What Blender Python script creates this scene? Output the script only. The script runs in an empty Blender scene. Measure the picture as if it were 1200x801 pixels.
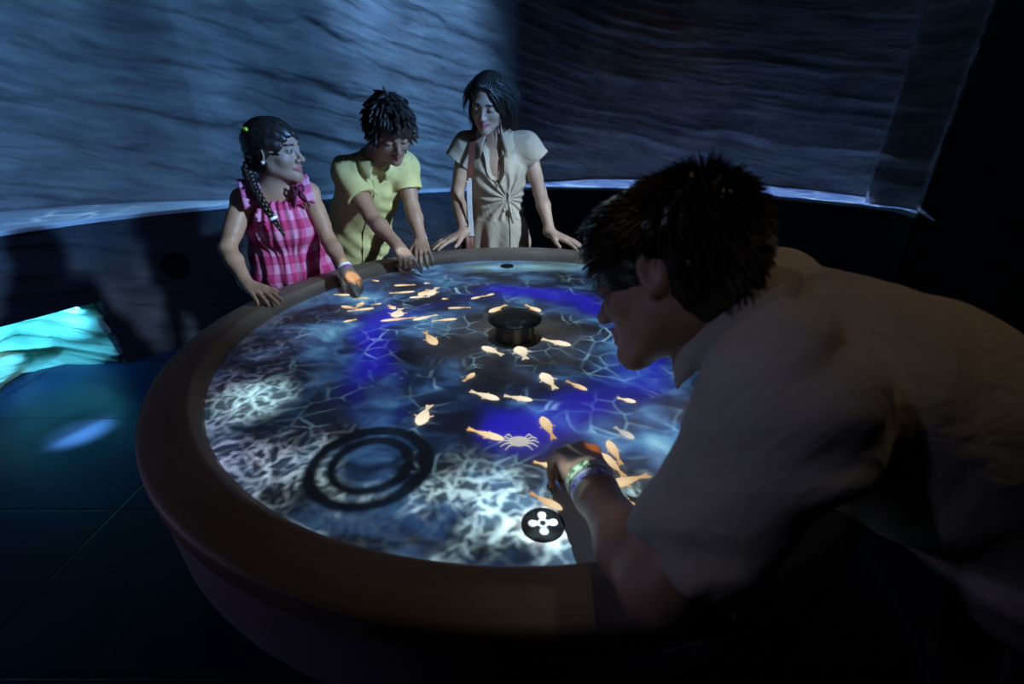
import bpy, bmesh, math, random
import numpy as np
from mathutils import Vector, Matrix
random.seed(7)
RNG = np.random.default_rng(7)
S = bpy.context.scene
COL = S.collection

# ------------------------------------------------------------------ camera
CAM_H, PITCH = 1.409, 0.453
cam = bpy.data.cameras.new('camera')
cam.sensor_width = 36.0
cam.lens = 36.0 * 560.0 / 1200.0
cam.clip_start = 0.02
cam.dof.use_dof = True
cam.dof.focus_distance = 1.35
cam.dof.aperture_fstop = 3.0
cam_ob = bpy.data.objects.new('camera', cam)
COL.objects.link(cam_ob)
cam_ob.location = (0, 0, CAM_H)
cam_ob.rotation_euler = (math.pi / 2 - PITCH, 0, 0)
S.camera = cam_ob

# ------------------------------------------------------------------ view
S.view_settings.view_transform = 'Standard'
S.view_settings.look = 'None'
S.view_settings.exposure = 0.0
S.view_settings.gamma = 1.0
S.view_settings.use_curve_mapping = False

# ------------------------------------------------------------------ world
w = bpy.data.worlds.new('dark_room')
S.world = w
w.use_nodes = True
w.node_tree.nodes['Background'].inputs[0].default_value = (0.35, 0.45, 0.7, 1)
w.node_tree.nodes['Background'].inputs[1].default_value = 0.002

TC = (0.008, 1.252)          # centre of the round table
Z_SURF, Z_RIM = 0.816, 0.852
RC = (0.03, 1.03)            # centre of the round room
Z_LEDGE, Z_CEIL = 0.87, 3.2


class NT:
    """small helper to write node graphs as expressions"""
    def __init__(self, tree):
        self.t = tree
        self.n = tree.nodes
        self.l = tree.links

    def put(self, sock, v):
        if isinstance(v, bpy.types.NodeSocket):
            self.l.new(v, sock)
        elif v is not None:
            try:
                sock.default_value = v
            except Exception:
                sock.default_value = tuple(v) + (1.0,)

    def m(self, op, a, b=None, c=None, clamp=False):
        n = self.n.new('ShaderNodeMath')
        n.operation = op
        n.use_clamp = clamp
        for i, v in enumerate((a, b, c)):
            if v is not None:
                self.put(n.inputs[i], v)
        return n.outputs[0]

    def add(self, *a):
        r = a[0]
        for v in a[1:]:
            r = self.m('ADD', r, v)
        return r

    def mul(self, *a):
        r = a[0]
        for v in a[1:]:
            r = self.m('MULTIPLY', r, v)
        return r

    def ss(self, v, e0, e1, o0=0.0, o1=1.0):
        n = self.n.new('ShaderNodeMapRange')
        n.interpolation_type = 'SMOOTHSTEP'
        if e0 > e1:
            e0, e1, o0, o1 = e1, e0, o1, o0
        self.put(n.inputs[0], v)
        for i, q in enumerate((e0, e1, o0, o1)):
            n.inputs[i + 1].default_value = q
        return n.outputs[0]

    def vec(self, x, y, z=0.0):
        n = self.n.new('ShaderNodeCombineXYZ')
        for i, v in enumerate((x, y, z)):
            self.put(n.inputs[i], v)
        return n.outputs[0]

    def sep(self, v):
        n = self.n.new('ShaderNodeSeparateXYZ')
        self.put(n.inputs[0], v)
        return n.outputs

    def noise(self, v, scale=1.0, detail=3.0, rough=0.5, dist=0.0, col=False):
        n = self.n.new('ShaderNodeTexNoise')
        self.put(n.inputs['Vector'], v)
        n.inputs['Scale'].default_value = scale
        n.inputs['Detail'].default_value = detail
        n.inputs['Roughness'].default_value = rough
        n.inputs['Distortion'].default_value = dist
        return n.outputs['Color' if col else 'Fac']

    def voro(self, v, scale, feature='DISTANCE_TO_EDGE', rnd=1.0):
        n = self.n.new('ShaderNodeTexVoronoi')
        n.feature = feature
        self.put(n.inputs['Vector'], v)
        n.inputs['Scale'].default_value = scale
        n.inputs['Randomness'].default_value = rnd
        return n.outputs['Distance']

    def ramp(self, v, stops):
        n = self.n.new('ShaderNodeValToRGB')
        cr = n.color_ramp
        while len(cr.elements) < len(stops):
            cr.elements.new(0.5)
        for e, (p, c) in zip(cr.elements, stops):
            e.position = p
            e.color = tuple(c) + (1.0,)
        self.put(n.inputs[0], v)
        return n.outputs[0]

    def mix(self, fac, a, b, mode='MIX'):
        n = self.n.new('ShaderNodeMix')
        n.data_type = 'RGBA'
        n.blend_type = mode
        n.clamp_factor = True
        self.put(n.inputs[0], fac)
        self.put(n.inputs[6], a)
        self.put(n.inputs[7], b)
        return n.outputs[2]

    def scale_col(self, c, f):
        n = self.n.new('ShaderNodeVectorMath')
        n.operation = 'SCALE'
        self.put(n.inputs[0], c)
        self.put(n.inputs['Scale'], f)
        return n.outputs[0]

    def vadd(self, a, b):
        n = self.n.new('ShaderNodeVectorMath')
        n.operation = 'ADD'
        self.put(n.inputs[0], a)
        self.put(n.inputs[1], b)
        return n.outputs[0]

    def coord(self, kind):
        return self.n.new('ShaderNodeTexCoord').outputs[kind]


def projector(name, loc, aim, power, cone, blend=0.05, radius=0.004):
    """a ceiling projector: spot lamp whose slide is drawn with nodes; returns helper, u, v (tangents) and the emission node"""
    d = bpy.data.lights.new(name, 'SPOT')
    d.energy = power
    d.spot_size = cone
    d.spot_blend = blend
    d.shadow_soft_size = radius
    o = bpy.data.objects.new(name, d)
    COL.objects.link(o)
    o.location = loc
    dirv = Vector(aim) - Vector(loc)
    if abs(dirv.x) < 1e-6 and abs(dirv.y) < 1e-6:
        o.rotation_euler = (0, 0, 0)
    else:
        o.rotation_euler = dirv.to_track_quat('-Z', 'Y').to_euler()
    d.use_nodes = True
    t = NT(d.node_tree)
    em = [n for n in d.node_tree.nodes if n.type == 'EMISSION'][0]
    x, y, z = t.sep(t.coord('Normal'))
    u = t.mul(t.m('DIVIDE', x, z), -1.0)
    v = t.mul(t.m('DIVIDE', y, z), -1.0)
    return t, u, v, em


# ------------------------------------------------------------------ light 1: projector above the table
PZ = 3.1
t, u, v, em = projector('table_projector', (TC[0], TC[1], PZ), (TC[0], TC[1], 0), 3000.0, 0.79, 0.01)
hh = PZ - Z_SURF
X = t.mul(u, hh)
Y = t.mul(v, hh)
P = t.vec(X, Y)
r = t.m('SQRT', t.add(t.mul(X, X), t.mul(Y, Y)))
wob = t.noise(P, 3.0, 2.0, col=True)
wx, wy, wz = t.sep(wob)
Xw = t.add(X, t.mul(t.add(wx, -0.5), 0.22))
Yw = t.add(Y, t.mul(t.add(wy, -0.5), 0.22))
# drifting clouds of blue and teal water
c1 = t.noise(t.vec(t.mul(Xw, 1.0), t.mul(Yw, 1.25)), 4.2, 7.0, 0.62)
c2 = t.noise(t.vec(t.add(Xw, 7.3), t.add(Yw, 2.1)), 2.1, 2.0, 0.5)
water = t.ramp(c1, [(0.40, (0.004, 0.006, 0.018)), (0.48, (0.012, 0.03, 0.085)), (0.55, (0.045, 0.135, 0.36)),
                    (0.63, (0.13, 0.38, 0.66)), (0.73, (0.38, 0.82, 0.92))])
water = t.scale_col(water, t.ss(c2, 0.3, 0.62, 0.55, 1.5))
# ring of deep blue
ra = t.m('SQRT', t.add(t.m('POWER', t.add(Xw, 0.03), 2.0), t.m('POWER', t.add(Yw, 0.02), 2.0)))
ring = t.ss(t.m('ABSOLUTE', t.add(ra, -0.40)), 0.11, 0.02)
ringn = t.ss(t.noise(t.vec(Xw, Yw, 4.0), 3.2, 2.0), 0.38, 0.60)
nearr = t.ss(t.add(Xw, t.mul(Yw, -0.3)), 0.05, 0.25, 1.0, 0.75)
ringf = t.mul(ring, ringn, nearr, 0.9)
water = t.mix(ringf, water, (0.024, 0.016, 0.85))
# dull brown-grey bed around the middle knob
bed = t.mul(t.ss(r, 0.34, 0.16), 0.9)
bedc = t.scale_col(t.ramp(t.noise(P, 9.0, 6.0, 0.6), [(0.3, (0.012, 0.012, 0.014)), (0.7, (0.075, 0.075, 0.075))]), 1.0)
water = t.mix(bed, water, bedc)
# fine web of caustic lines
cw = t.noise(P, 6.0, 2.0, col=True)
cx_, cy_, _ = t.sep(cw)
Pc = t.vec(t.add(X, t.mul(t.add(cx_, -0.5), 0.10)), t.add(Y, t.mul(t.add(cy_, -0.5), 0.10)))
web = t.ss(t.voro(Pc, 16.0), 0.022, 0.002)
webm = t.mul(t.ss(t.noise(P, 6.0, 2.0), 0.45, 0.64), t.ss(r, 0.76, 0.6))
water = t.vadd(water, t.scale_col((0.45, 0.85, 1.0), t.mul(web, webm, 1.1)))
# sparkles
sp = t.mul(t.ss(t.voro(P, 34.0, 'F1'), 0.13, 0.02), t.ss(t.noise(P, 11.0, 1.0), 0.5, 0.66))
water = t.vadd(water, t.scale_col((0.5, 0.8, 1.0), t.mul(sp, 0.8)))
# ripple seen as two dark rings
rd = t.m('SQRT', t.add(t.m('POWER', t.add(X, 0.271), 2.0), t.m('POWER', t.add(Y, 0.553), 2.0)))
k1 = t.ss(t.m('ABSOLUTE', t.add(rd, -0.071)), 0.016, 0.008)
k2 = t.ss(t.m('ABSOLUTE', t.add(rd, -0.103)), 0.018, 0.010)
dark = t.m('MAXIMUM', k1, k2)
# foam
fx, fy, fz = t.sep(t.noise(P, 9.0, 3.0, col=True))
Pf = t.vec(t.add(X, t.mul(t.add(fx, -0.5), 0.16)), t.add(Y, t.mul(t.add(fy, -0.5), 0.16)))
gx, gy, gz = t.sep(t.noise(t.vadd(Pf, (5.0, 2.0, 0.0)), 26.0, 3.0, 0.6, col=True))
Pg = t.vec(t.add(X, t.mul(t.add(fx, -0.5), 0.10), t.mul(t.add(gx, -0.5), 0.055)), t.add(Y, t.mul(t.add(fy, -0.5), 0.10), t.mul(t.add(gy, -0.5), 0.055)))
v1 = t.ss(t.voro(Pg, 19.0), 0.085, 0.0)
v2 = t.ss(t.voro(t.vadd(Pg, (4.4, 1.3, 0.0)), 37.0), 0.10, 0.0)
fila = t.m('MAXIMUM', t.m('POWER', v1, 1.5), t.mul(t.m('POWER', v2, 1.5), 0.65))
patch = t.ss(t.noise(t.vadd(P, (1.7, 0.4, 0.0)), 5.2, 4.0, 0.6), 0.45, 0.64)
zone = t.mul(t.ss(r, 0.48, 0.70), t.ss(t.add(t.mul(X, 0.75), t.mul(Y, 1.0)), 0.05, -0.45))
fc = t.mix(t.ss(X, -0.62, -0.25), (0.40, 0.45, 0.72), (0.62, 0.86, 0.88))
foam = t.scale_col(fc, t.mul(t.add(fila, 0.03), zone, t.ss(rd, 0.112, 0.124), t.mul(t.ss(Y, -0.30, -0.62, 0.22, 1.0), t.add(t.mul(patch, 2.6), 0.09))))
# brighter knot of foam at the left
kn = t.ss(t.m('SQRT', t.add(t.m('POWER', t.add(X, 0.595), 2.0), t.m('POWER', t.add(Y, 0.33), 2.0))), 0.12, 0.02)
foam = t.vadd(foam, t.scale_col((0.55, 0.9, 1.0), t.mul(kn, t.add(fila, 0.12), 2.2)))
# pale wash along the near and far edge
ne = t.mul(t.ss(Y, -0.50, -0.66), t.ss(t.m('ABSOLUTE', X), 0.48, 0.2), patch)
foam = t.vadd(foam, t.scale_col((0.22, 0.42, 0.48), t.mul(ne, t.add(fila, 0.20), 1.6)))
fe = t.mul(t.ss(t.m('ABSOLUTE', t.add(Y, -0.68)), 0.09, 0.0), t.ss(t.m('ABSOLUTE', t.add(X, -0.05)), 0.38, 0.1))
foam = t.vadd(foam, t.scale_col((0.30, 0.62, 0.70), t.mul(fe, t.add(t.noise(t.vec(t.mul(X, 3.0), t.mul(Y, 8.0)), 2.5, 4.0), -0.2), 2.8)))
# dark hem of the picture on the left
hem = t.ss(t.add(t.mul(X, 0.85), t.mul(Y, 0.55)), -0.70, -0.30, 0.25, 1.0)
img = t.vadd(t.scale_col(water, hem), foam)
img = t.scale_col(img, t.m('SUBTRACT', 1.0, t.mul(dark, 0.93)))
gl = t.mul(t.ss(t.m('ABSOLUTE', t.add(rd, -0.087)), 0.013, 0.002), t.ss(t.add(t.mul(t.add(X, 0.271), 0.8), t.add(Y, 0.553)), 0.0, -0.09))
gl2 = t.mul(t.ss(t.m('ABSOLUTE', t.add(rd, -0.054)), 0.012, 0.0), t.ss(t.add(t.mul(t.add(X, 0.271), 0.8), t.add(Y, 0.553)), 0.0, -0.05))
img = t.vadd(img, t.scale_col((0.6, 0.85, 0.9), t.mul(t.m('MAXIMUM', t.mul(gl, 1.3), t.mul(gl2, 0.5)), t.add(0.10, t.mul(fila, t.ss(t.noise(P, 14.0, 3.0), 0.38, 0.6, 0.3, 1.0))))))
# warm fish light that falls on the hands, and white light on the petal button
def blob(px, py, rad, colr, f):
    global img
    dd = t.m('SQRT', t.add(t.m('POWER', t.add(X, -px), 2.0), t.m('POWER', t.add(Y, -py), 2.0)))
    img = t.vadd(img, t.scale_col(colr, t.mul(t.ss(dd, rad, rad * 0.6), f)))
SLIDE_SPOTS = True
def slide_spot(wx_, wy_, wz_, rad, colr, f):
    q = hh / (PZ - wz_)
    blob((wx_ - TC[0]) * q, (wy_ - TC[1]) * q, rad, colr, f)
slide_spot(-0.565, 1.625, 0.865, 0.035, (1.0, 0.74, 0.30), 2.4)
slide_spot(-0.612, 1.682, 0.90, 0.034, (0.9, 1.0, 0.6), 0.9)
slide_spot(-0.430, 1.860, 0.88, 0.042, (0.85, 0.95, 0.75), 1.0)
slide_spot(0.142, 0.640, 0.875, 0.022, (1.0, 0.42, 0.10), 1.1)
slide_spot(0.100, 0.560, 0.885, 0.030, (0.75, 0.85, 0.35), 0.55)
blob(0.041, -0.697, 0.05, (1.0, 1.0, 1.0), 0.9)
inside = t.ss(r, 0.790, 0.778)
img = t.scale_col(img, inside)
# grey leak of the projector's frame over the rim
leak = t.mul(t.m('SUBTRACT', 1.0, inside), t.ss(r, 0.93, 0.91))
img = t.vadd(img, t.scale_col((0.036, 0.026, 0.020), leak))
t.put(em.inputs[0], t.scale_col(img, 0.055))
em.inputs[1].default_value = 1.0

# ------------------------------------------------------------------ light 2: blue wash over the left wall and the visitors
WL = (2.20, 0.45, 2.30)
t, u, v, em = projector('blue_wash_projector', WL, (WL[0], WL[1], 0), 300.0, 3.05, 0.0, 0.07)
hw = WL[2] - Z_RIM
X = t.add(t.mul(u, hw), WL[0])
Y = t.add(t.mul(v, hw), WL[1])
rr = t.m('SQRT', t.add(t.m('POWER', t.add(X, -TC[0]), 2.0), t.m('POWER', t.add(Y, -TC[1]), 2.0)))
az = t.mul(t.m('ARCTAN2', v, u), 180.0 / math.pi)
mask = t.mul(t.ss(rr, 0.785, 0.80), t.ss(az, 121.0, 127.0), t.ss(Y, 1.15, 1.6), 2.0)
near = t.ss(rr, 2.6, 1.3)
nb = t.noise(t.vec(t.mul(az, 0.11), t.m('MINIMUM', t.mul(rr, 0.05), 0.6)), 1.0, 3.0)
band = t.ss(nb, 0.35, 0.66, 0.45, 1.2)
pat = t.noise(t.vec(t.mul(az, 0.35), t.m('DIVIDE', 8.0, rr)), 1.3, 2.0)
f_wall = t.mul(band, t.m('SUBTRACT', 1.0, near))
f_near = t.mul(near, t.ss(pat, 0.36, 0.58, 0.25, 1.0), 1.4)
img = t.vadd(t.scale_col((0.23, 0.64, 1.48), f_wall), t.scale_col((0.50, 0.74, 1.0), f_near))
t.put(em.inputs[0], t.scale_col(img, mask))
em.inputs[1].default_value = 1.0

# ------------------------------------------------------------------ light 3: slim shaft of blue down the back wall
t, u, v, em = projector('shaft_projector', (-0.10, 1.9, 3.1), (-0.62, 3.78, 1.75), 190.0, 1.1, 0.5, 0.02)
f = t.mul(t.ss(t.m('ABSOLUTE', t.add(u, 0.02)), 0.30, 0.10), t.ss(v, -0.5, 0.25))
f = t.mul(f, t.add(0.5, t.noise(t.vec(t.mul(u, 5.0), t.mul(v, 0.4)), 2.0, 2.0)))
t.put(em.inputs[0], t.scale_col((0.22, 0.48, 1.0), f))

# ------------------------------------------------------------------ light 4: water image on the two ledges
t, u, v, em = projector('ledge_projector', (RC[0], RC[1], 3.1), (RC[0], RC[1], 0), 230.0, 2.12, 0.02)
hl = 3.1 - Z_LEDGE
X = t.mul(u, hl)
Y = t.mul(v, hl)
P = t.vec(X, Y)
r = t.m('SQRT', t.add(t.mul(X, X), t.mul(Y, Y)))
cw = t.noise(P, 3.0, 2.0, col=True)
cx_, cy_, _ = t.sep(cw)
Pc = t.vec(t.add(X, t.mul(t.add(cx_, -0.5), 0.2)), t.add(Y, t.mul(t.add(cy_, -0.5), 0.2)))
web = t.ss(t.voro(Pc, 7.5), 0.16, 0.0)
phi = t.m('ARCTAN2', Y, X)
OUT = [(30, 2.6), (37.6, 2.95), (39, 3.02), (42.8, 3.03), (44, 3.30), (50.6, 3.41), (58.6, 3.46), (66, 3.42), (77.9, 3.31), (85.3, 3.06), (90, 2.90), (93, 2.6),
       (112, 2.6), (124, 2.81), (131.6, 2.93), (137, 3.13), (143, 3.34), (149, 3.48), (158, 3.57), (170, 3.45)]
ro = t.mul(t.ramp(t.m('DIVIDE', phi, math.pi), [(a / 180.0, (q / 4.0,) * 3) for a, q in OUT]), 4.0)
edge_out = t.ss(t.add(r, t.mul(ro, -1.0)), 0.02, 0.0)
right = t.ss(X, -0.9, -0.2)
INN = [(36, 2.89), (40, 3.03), (54, 3.01), (77.4, 2.88), (87.9, 2.85), (100, 2.80), (120, 2.75), (132.6, 2.77), (145.6, 2.87), (152.5, 2.89), (165, 2.92)]
ri = t.mul(t.ramp(t.m('DIVIDE', phi, math.pi), [(a / 180.0, (q / 4.0,) * 3) for a, q in INN]), 4.0)
edge_in = t.ss(t.add(r, t.mul(ri, -1.0)), -0.02, -0.008)
mR = t.mul(right, edge_in, edge_out)
mL = t.mul(t.m('SUBTRACT', 1.0, right), edge_in, edge_out)
cR = t.vadd((0.12, 0.24, 0.85), t.scale_col((0.5, 0.8, 0.9), t.m('POWER', web, 2.0)))
cL = t.scale_col(t.vadd((0.055, 0.13, 0.24), t.scale_col((0.25, 0.5, 0.7), t.mul(t.m('POWER', web, 2.0), t.ss(t.noise(P, 2.5, 2.0), 0.45, 0.7)))), 1.0)
img = t.vadd(t.scale_col(cR, t.mul(mR, 0.85)), t.scale_col(cL, t.mul(mL, t.ss(X, -2.9, -1.7, 0.8, 2.2))))
t.put(em.inputs[0], t.scale_col(img, 4.5))

# ------------------------------------------------------------------ light 5: turquoise strip under the lip of the left ledge, plus two added floor spots
def area(name, loc, aim, power, sx, sy, colr):
    d = bpy.data.lights.new(name, 'AREA')
    d.shape = 'RECTANGLE'
    d.size, d.size_y = sx, sy
    d.energy = power
    d.color = colr
    o = bpy.data.objects.new(name, d)
    COL.objects.link(o)
    o.location = loc
    o.rotation_euler = (Vector(aim) - Vector(loc)).to_track_quat('-Z', 'Y').to_euler()
    return o
def ring_pt(phi, rad, z):
    a = math.radians(phi)
    return (RC[0] + rad * math.cos(a), RC[1] + rad * math.sin(a), z)
area('alcove_strip_lamp', ring_pt(152.5, 2.98, 0.375), ring_pt(152.8, 3.16, 0.12), 3.6, 0.55, 0.03, (0.09, 0.52, 1.0))
t, u, v, em = projector('floor_glow_fill', ring_pt(150, 2.2, 3.1), (-2.1, 1.95, 0), 34.0, 0.55, 1.0, 0.05)  # added unseen spot for the blue glow spilling from the alcove
t.put(em.inputs[0], (0.015, 0.28, 1.0, 1))

t, u, v, em = projector('floor_gleam_fill', ring_pt(150, 2.0, 3.1), (-2.10, 1.90, 0), 2600.0, 0.10, 1.0, 0.03)  # added unseen spot imitating the strip's reflection on the glossy floor
q = t.ss(t.add(t.mul(u, 0.8), t.mul(v, 1.0)), 0.012, -0.004)
t.put(em.inputs[0], t.scale_col((0.42, 0.72, 1.0), t.add(0.30, q)))

# ------------------------------------------------------------------ light 6: faint warm lamps high on the right, plus added unseen fills
def spot(name, loc, aim, power, cone, blend, colr, radius=0.05):
    t, u, v, em = projector(name, loc, aim, power, cone, blend, radius)
    em.inputs[0].default_value = tuple(colr) + (1,)
spot('table_foot_fill', (-2.55, 0.45, 0.75), (-0.45, 0.55, 0.66), 9.0, 0.5, 1.0, (0.62, 0.55, 1.0), 0.05)  # added unseen fill, stands in for cool bounce on the table side
spot('ledge_front_fill', (-0.7, 0.3, 3.0), (-2.3, 2.3, 0.55), 60.0, 0.8, 1.0, (0.30, 0.40, 1.0), 0.2)  # added unseen fill that lifts the shadowed ledge front
spot('warm_wall_lamp', (0.9, 1.6, 3.1), (1.15, 4.3, 1.45), 4.0, 0.55, 1.0, (1.0, 0.62, 0.40))
spot('warm_back_lamp', (1.1, 0.9, 3.1), (0.50, 0.60, 1.18), 12.0, 0.42, 1.0, (1.0, 0.74, 0.46))
spot('cool_side_fill', (-1.3, -0.15, 2.5), (0.13, 0.47, 1.12), 16.0, 0.29, 1.0, (0.58, 0.62, 1.0))  # added unseen fill to brighten the man's face, sleeve and arm

# ================================================================== materials
def material(name):
    m = bpy.data.materials.new(name)
    m.use_nodes = True
    b = m.node_tree.nodes['Principled BSDF']
    return m, NT(m.node_tree), b
def plain(name, colr, rough=0.6, metal=0.0, vary=0.12, scale=30.0, bump=0.0, spec=0.5):
    m, t, b = material(name)
    n = t.noise(t.coord('Object'), scale, 3.0)
    lo = tuple(c * (1 - vary) for c in colr)
    hi = tuple(min(1, c * (1 + vary)) for c in colr)
    t.put(b.inputs['Base Color'], t.ramp(n, [(0.3, lo), (0.7, hi)]))
    b.inputs['Roughness'].default_value = rough
    b.inputs['Metallic'].default_value = metal
    b.inputs['Specular IOR Level'].default_value = spec
    if bump:
        bp = t.n.new('ShaderNodeBump')
        bp.inputs['Strength'].default_value = bump
        bp.inputs['Distance'].default_value = 0.004
        t.put(bp.inputs['Height'], n)
        t.put(b.inputs['Normal'], bp.outputs[0])
    return m
def bump_to(t, b, h, strength, dist):
    bp = t.n.new('ShaderNodeBump')
    bp.inputs['Strength'].default_value = strength
    bp.inputs['Distance'].default_value = dist
    t.put(bp.inputs['Height'], h)
    t.put(b.inputs['Normal'], bp.outputs[0])

def rock_material(name, c0, c1):
    m, t, b = material(name)
    at = t.n.new('ShaderNodeAttribute')
    at.attribute_name = 'strata'
    x, y, z = t.sep(at.outputs['Vector'])
    n1 = t.noise(t.vec(t.mul(x, 1.6), t.mul(y, 5.5)), 2.0, 7.0, 0.62, 0.3)
    n2 = t.noise(t.vec(t.mul(x, 9.0), t.mul(y, 24.0)), 2.0, 5.0, 0.65, 0.5)
    t.put(b.inputs['Base Color'], t.ramp(n1, [(0.30, c0), (0.70, c1)]))
    b.inputs['Roughness'].default_value = 0.75
    b.inputs['Specular IOR Level'].default_value = 0.3
    bump_to(t, b, t.add(t.mul(n1, 0.9), t.mul(n2, 0.3)), 0.9, 0.03)
    return m
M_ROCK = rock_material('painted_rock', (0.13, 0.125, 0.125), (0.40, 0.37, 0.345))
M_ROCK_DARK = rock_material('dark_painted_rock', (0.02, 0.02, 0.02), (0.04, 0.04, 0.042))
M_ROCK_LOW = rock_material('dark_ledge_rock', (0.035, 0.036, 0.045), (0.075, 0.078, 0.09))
M_ROCK_PALE = rock_material('pale_rock', (0.22, 0.46, 0.34), (0.72, 0.95, 0.70))

# ================================================================== mesh helpers
def mesh_obj(name, verts, faces, mat=None, parent=None, smooth=True):
    me = bpy.data.meshes.new(name)
    me.from_pydata([tuple(map(float, p)) for p in verts] if not isinstance(verts, np.ndarray) else verts.tolist(), [],
                   faces.tolist() if isinstance(faces, np.ndarray) else faces)
    me.update()
    if smooth:
        me.shade_smooth()
    o = bpy.data.objects.new(name, me)
    COL.objects.link(o)
    if mat:
        me.materials.append(mat)
    if parent:
        o.parent = parent
    return o
def bm_obj(name, bm, mat=None, parent=None, smooth=True):
    bmesh.ops.recalc_face_normals(bm, faces=bm.faces)
    me = bpy.data.meshes.new(name)
    bm.to_mesh(me)
    bm.free()
    if smooth:
        me.shade_smooth()
    o = bpy.data.objects.new(name, me)
    COL.objects.link(o)
    if mat:
        me.materials.append(mat)
    if parent:
        o.parent = parent
    return o
def tag(o, label=None, cat=None, group=None, kind=None):
    if label: o['label'] = label
    if cat: o['category'] = cat
    if group: o['group'] = group
    if kind: o['kind'] = kind
    return o
def lathe(name, prof, centre, seg=128, mat=None, parent=None, smooth=True, closed=False):
    """turn a profile [(radius, z)] about a vertical axis"""
    vs, fs = [], []
    n = len(prof)
    for i in range(seg):
        a = 2 * math.pi * i / seg
        for rr, zz in prof:
            vs.append((centre[0] + rr * math.cos(a), centre[1] + rr * math.sin(a), zz))
    for i in range(seg):
        j = (i + 1) % seg
        for k in range(n if closed else n - 1):
            l = (k + 1) % n
            fs.append((i * n + k, j * n + k, j * n + l, i * n + l))
    bm = bmesh.new()
    me = bpy.data.meshes.new(name)
    me.from_pydata(vs, [], fs)
    bm.from_mesh(me)
    bpy.data.meshes.remove(me)
    bmesh.ops.remove_doubles(bm, verts=bm.verts, dist=1e-5)
    return bm_obj(name, bm, mat, parent, smooth)
def set_attr(o, name, arr):
    a = o.data.attributes.new(name, 'FLOAT_VECTOR', 'POINT')
    a.data.foreach_set('vector', np.asarray(arr, dtype=np.float32).ravel())

# ------------------------------------------------------------------ value noise
def _hash(ix, iy, iz, seed):
    h = (ix.astype(np.int64) * 374761393 + iy.astype(np.int64) * 668265263 + iz.astype(np.int64) * 2147483647 + seed * 974711) & 0xffffffff
    h = ((h ^ (h >> 13)) * 1274126177) & 0xffffffff
    return ((h ^ (h >> 16)) & 0xffff).astype(np.float32) / 65535.0
def vnoise(x, y, z=None, seed=0):
    if z is None:
        z = np.zeros_like(x)
    ix, iy, iz = np.floor(x), np.floor(y), np.floor(z)
    fx, fy, fz = x - ix, y - iy, z - iz
    fx, fy, fz = [q * q * (3 - 2 * q) for q in (fx, fy, fz)]
    out = 0
    for dx in (0, 1):
        for dy in (0, 1):
            for dz in (0, 1):
                wgt = (fx if dx else 1 - fx) * (fy if dy else 1 - fy) * (fz if dz else 1 - fz)
                out = out + wgt * _hash(ix + dx, iy + dy, iz + dz, seed)
    return out
def fbm(x, y, z=None, seed=0, octv=4):
    s, a, tot = 0, 1.0, 0
    for i in range(octv):
        s = s + a * vnoise(x * 2 ** i, y * 2 ** i, None if z is None else z * 2 ** i, seed + i)
        tot += a
        a *= 0.5
    return s / tot

# ================================================================== room
UP_PHI = [-60, 36, 37.5, 38.5, 42.6, 43.6, 44.5, 50.6, 58.6, 66, 77.9, 85.3, 90, 100, 112, 124, 131.6, 137, 143, 149, 158, 170, 205]
UP_R = [2.9, 2.9, 2.9, 3.06, 3.09, 3.11, 3.35, 3.46, 3.51, 3.47, 3.36, 3.11, 2.92, 2.84, 2.82, 2.86, 2.98, 3.18, 3.39, 3.53, 3.62, 3.5, 3.3]
LO_PHI = [-60, 36, 37.5, 40, 54, 77.4, 87.9, 100, 120, 132.6, 145.6, 152.5, 165, 205]
LO_R = [2.89, 2.89, 2.89, 3.03, 3.01, 2.88, 2.85, 2.80, 2.75, 2.77, 2.87, 2.89, 2.92, 2.95]
AL_PHI = [146.5, 147.5, 148.6, 149.6, 150.8, 152.7, 155.6, 158.3, 162, 170, 190]
AL_R = [2.86, 2.90, 2.96, 3.05, 3.19, 3.21, 3.12, 2.97, 2.96, 3.0, 3.0]
def strata(s, z, seed=0, amp=1.0):
    """layered rock: sweeping saw-toothed beds"""
    lowf = fbm(s * 0.55, z * 0.5, seed=seed, octv=3) - 0.5
    dl = s - 2.16
    tilt = np.where(dl > 0, 0.22 * dl * dl / (dl + 0.7), 0.09 * -dl)
    zz = z - tilt + 0.20 * lowf + 0.06 * (fbm(s * 2.2, z * 2.5, seed=seed + 11) - 0.5)
    out = 0
    for fr, a, sd in ((3.1, 0.050, 1), (6.4, 0.032, 2), (12.0, 0.020, 3), (23.0, 0.010, 4)):
        q = zz * fr + 1.3 * fbm(s * 1.3 + sd * 5, z * 1.1, seed=seed + sd * 7, octv=4)
        ft = q - np.floor(q)
        lay = np.where(ft < 0.90, np.maximum(1 - ft / 0.90, 0) ** 1.5, (ft - 0.90) / 0.10)
        msk = np.clip((vnoise(s * 1.3 + 9 * sd, zz * fr * 0.6, seed=seed + 31 + sd) - 0.34) * 2.6, 0, 1)
        out = out + a * lay * msk
    out = out + 0.050 * (fbm(s * 1.8, zz * 5, seed=seed + 70, octv=5) - 0.5)
    return (out - 0.035) * amp, zz
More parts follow.
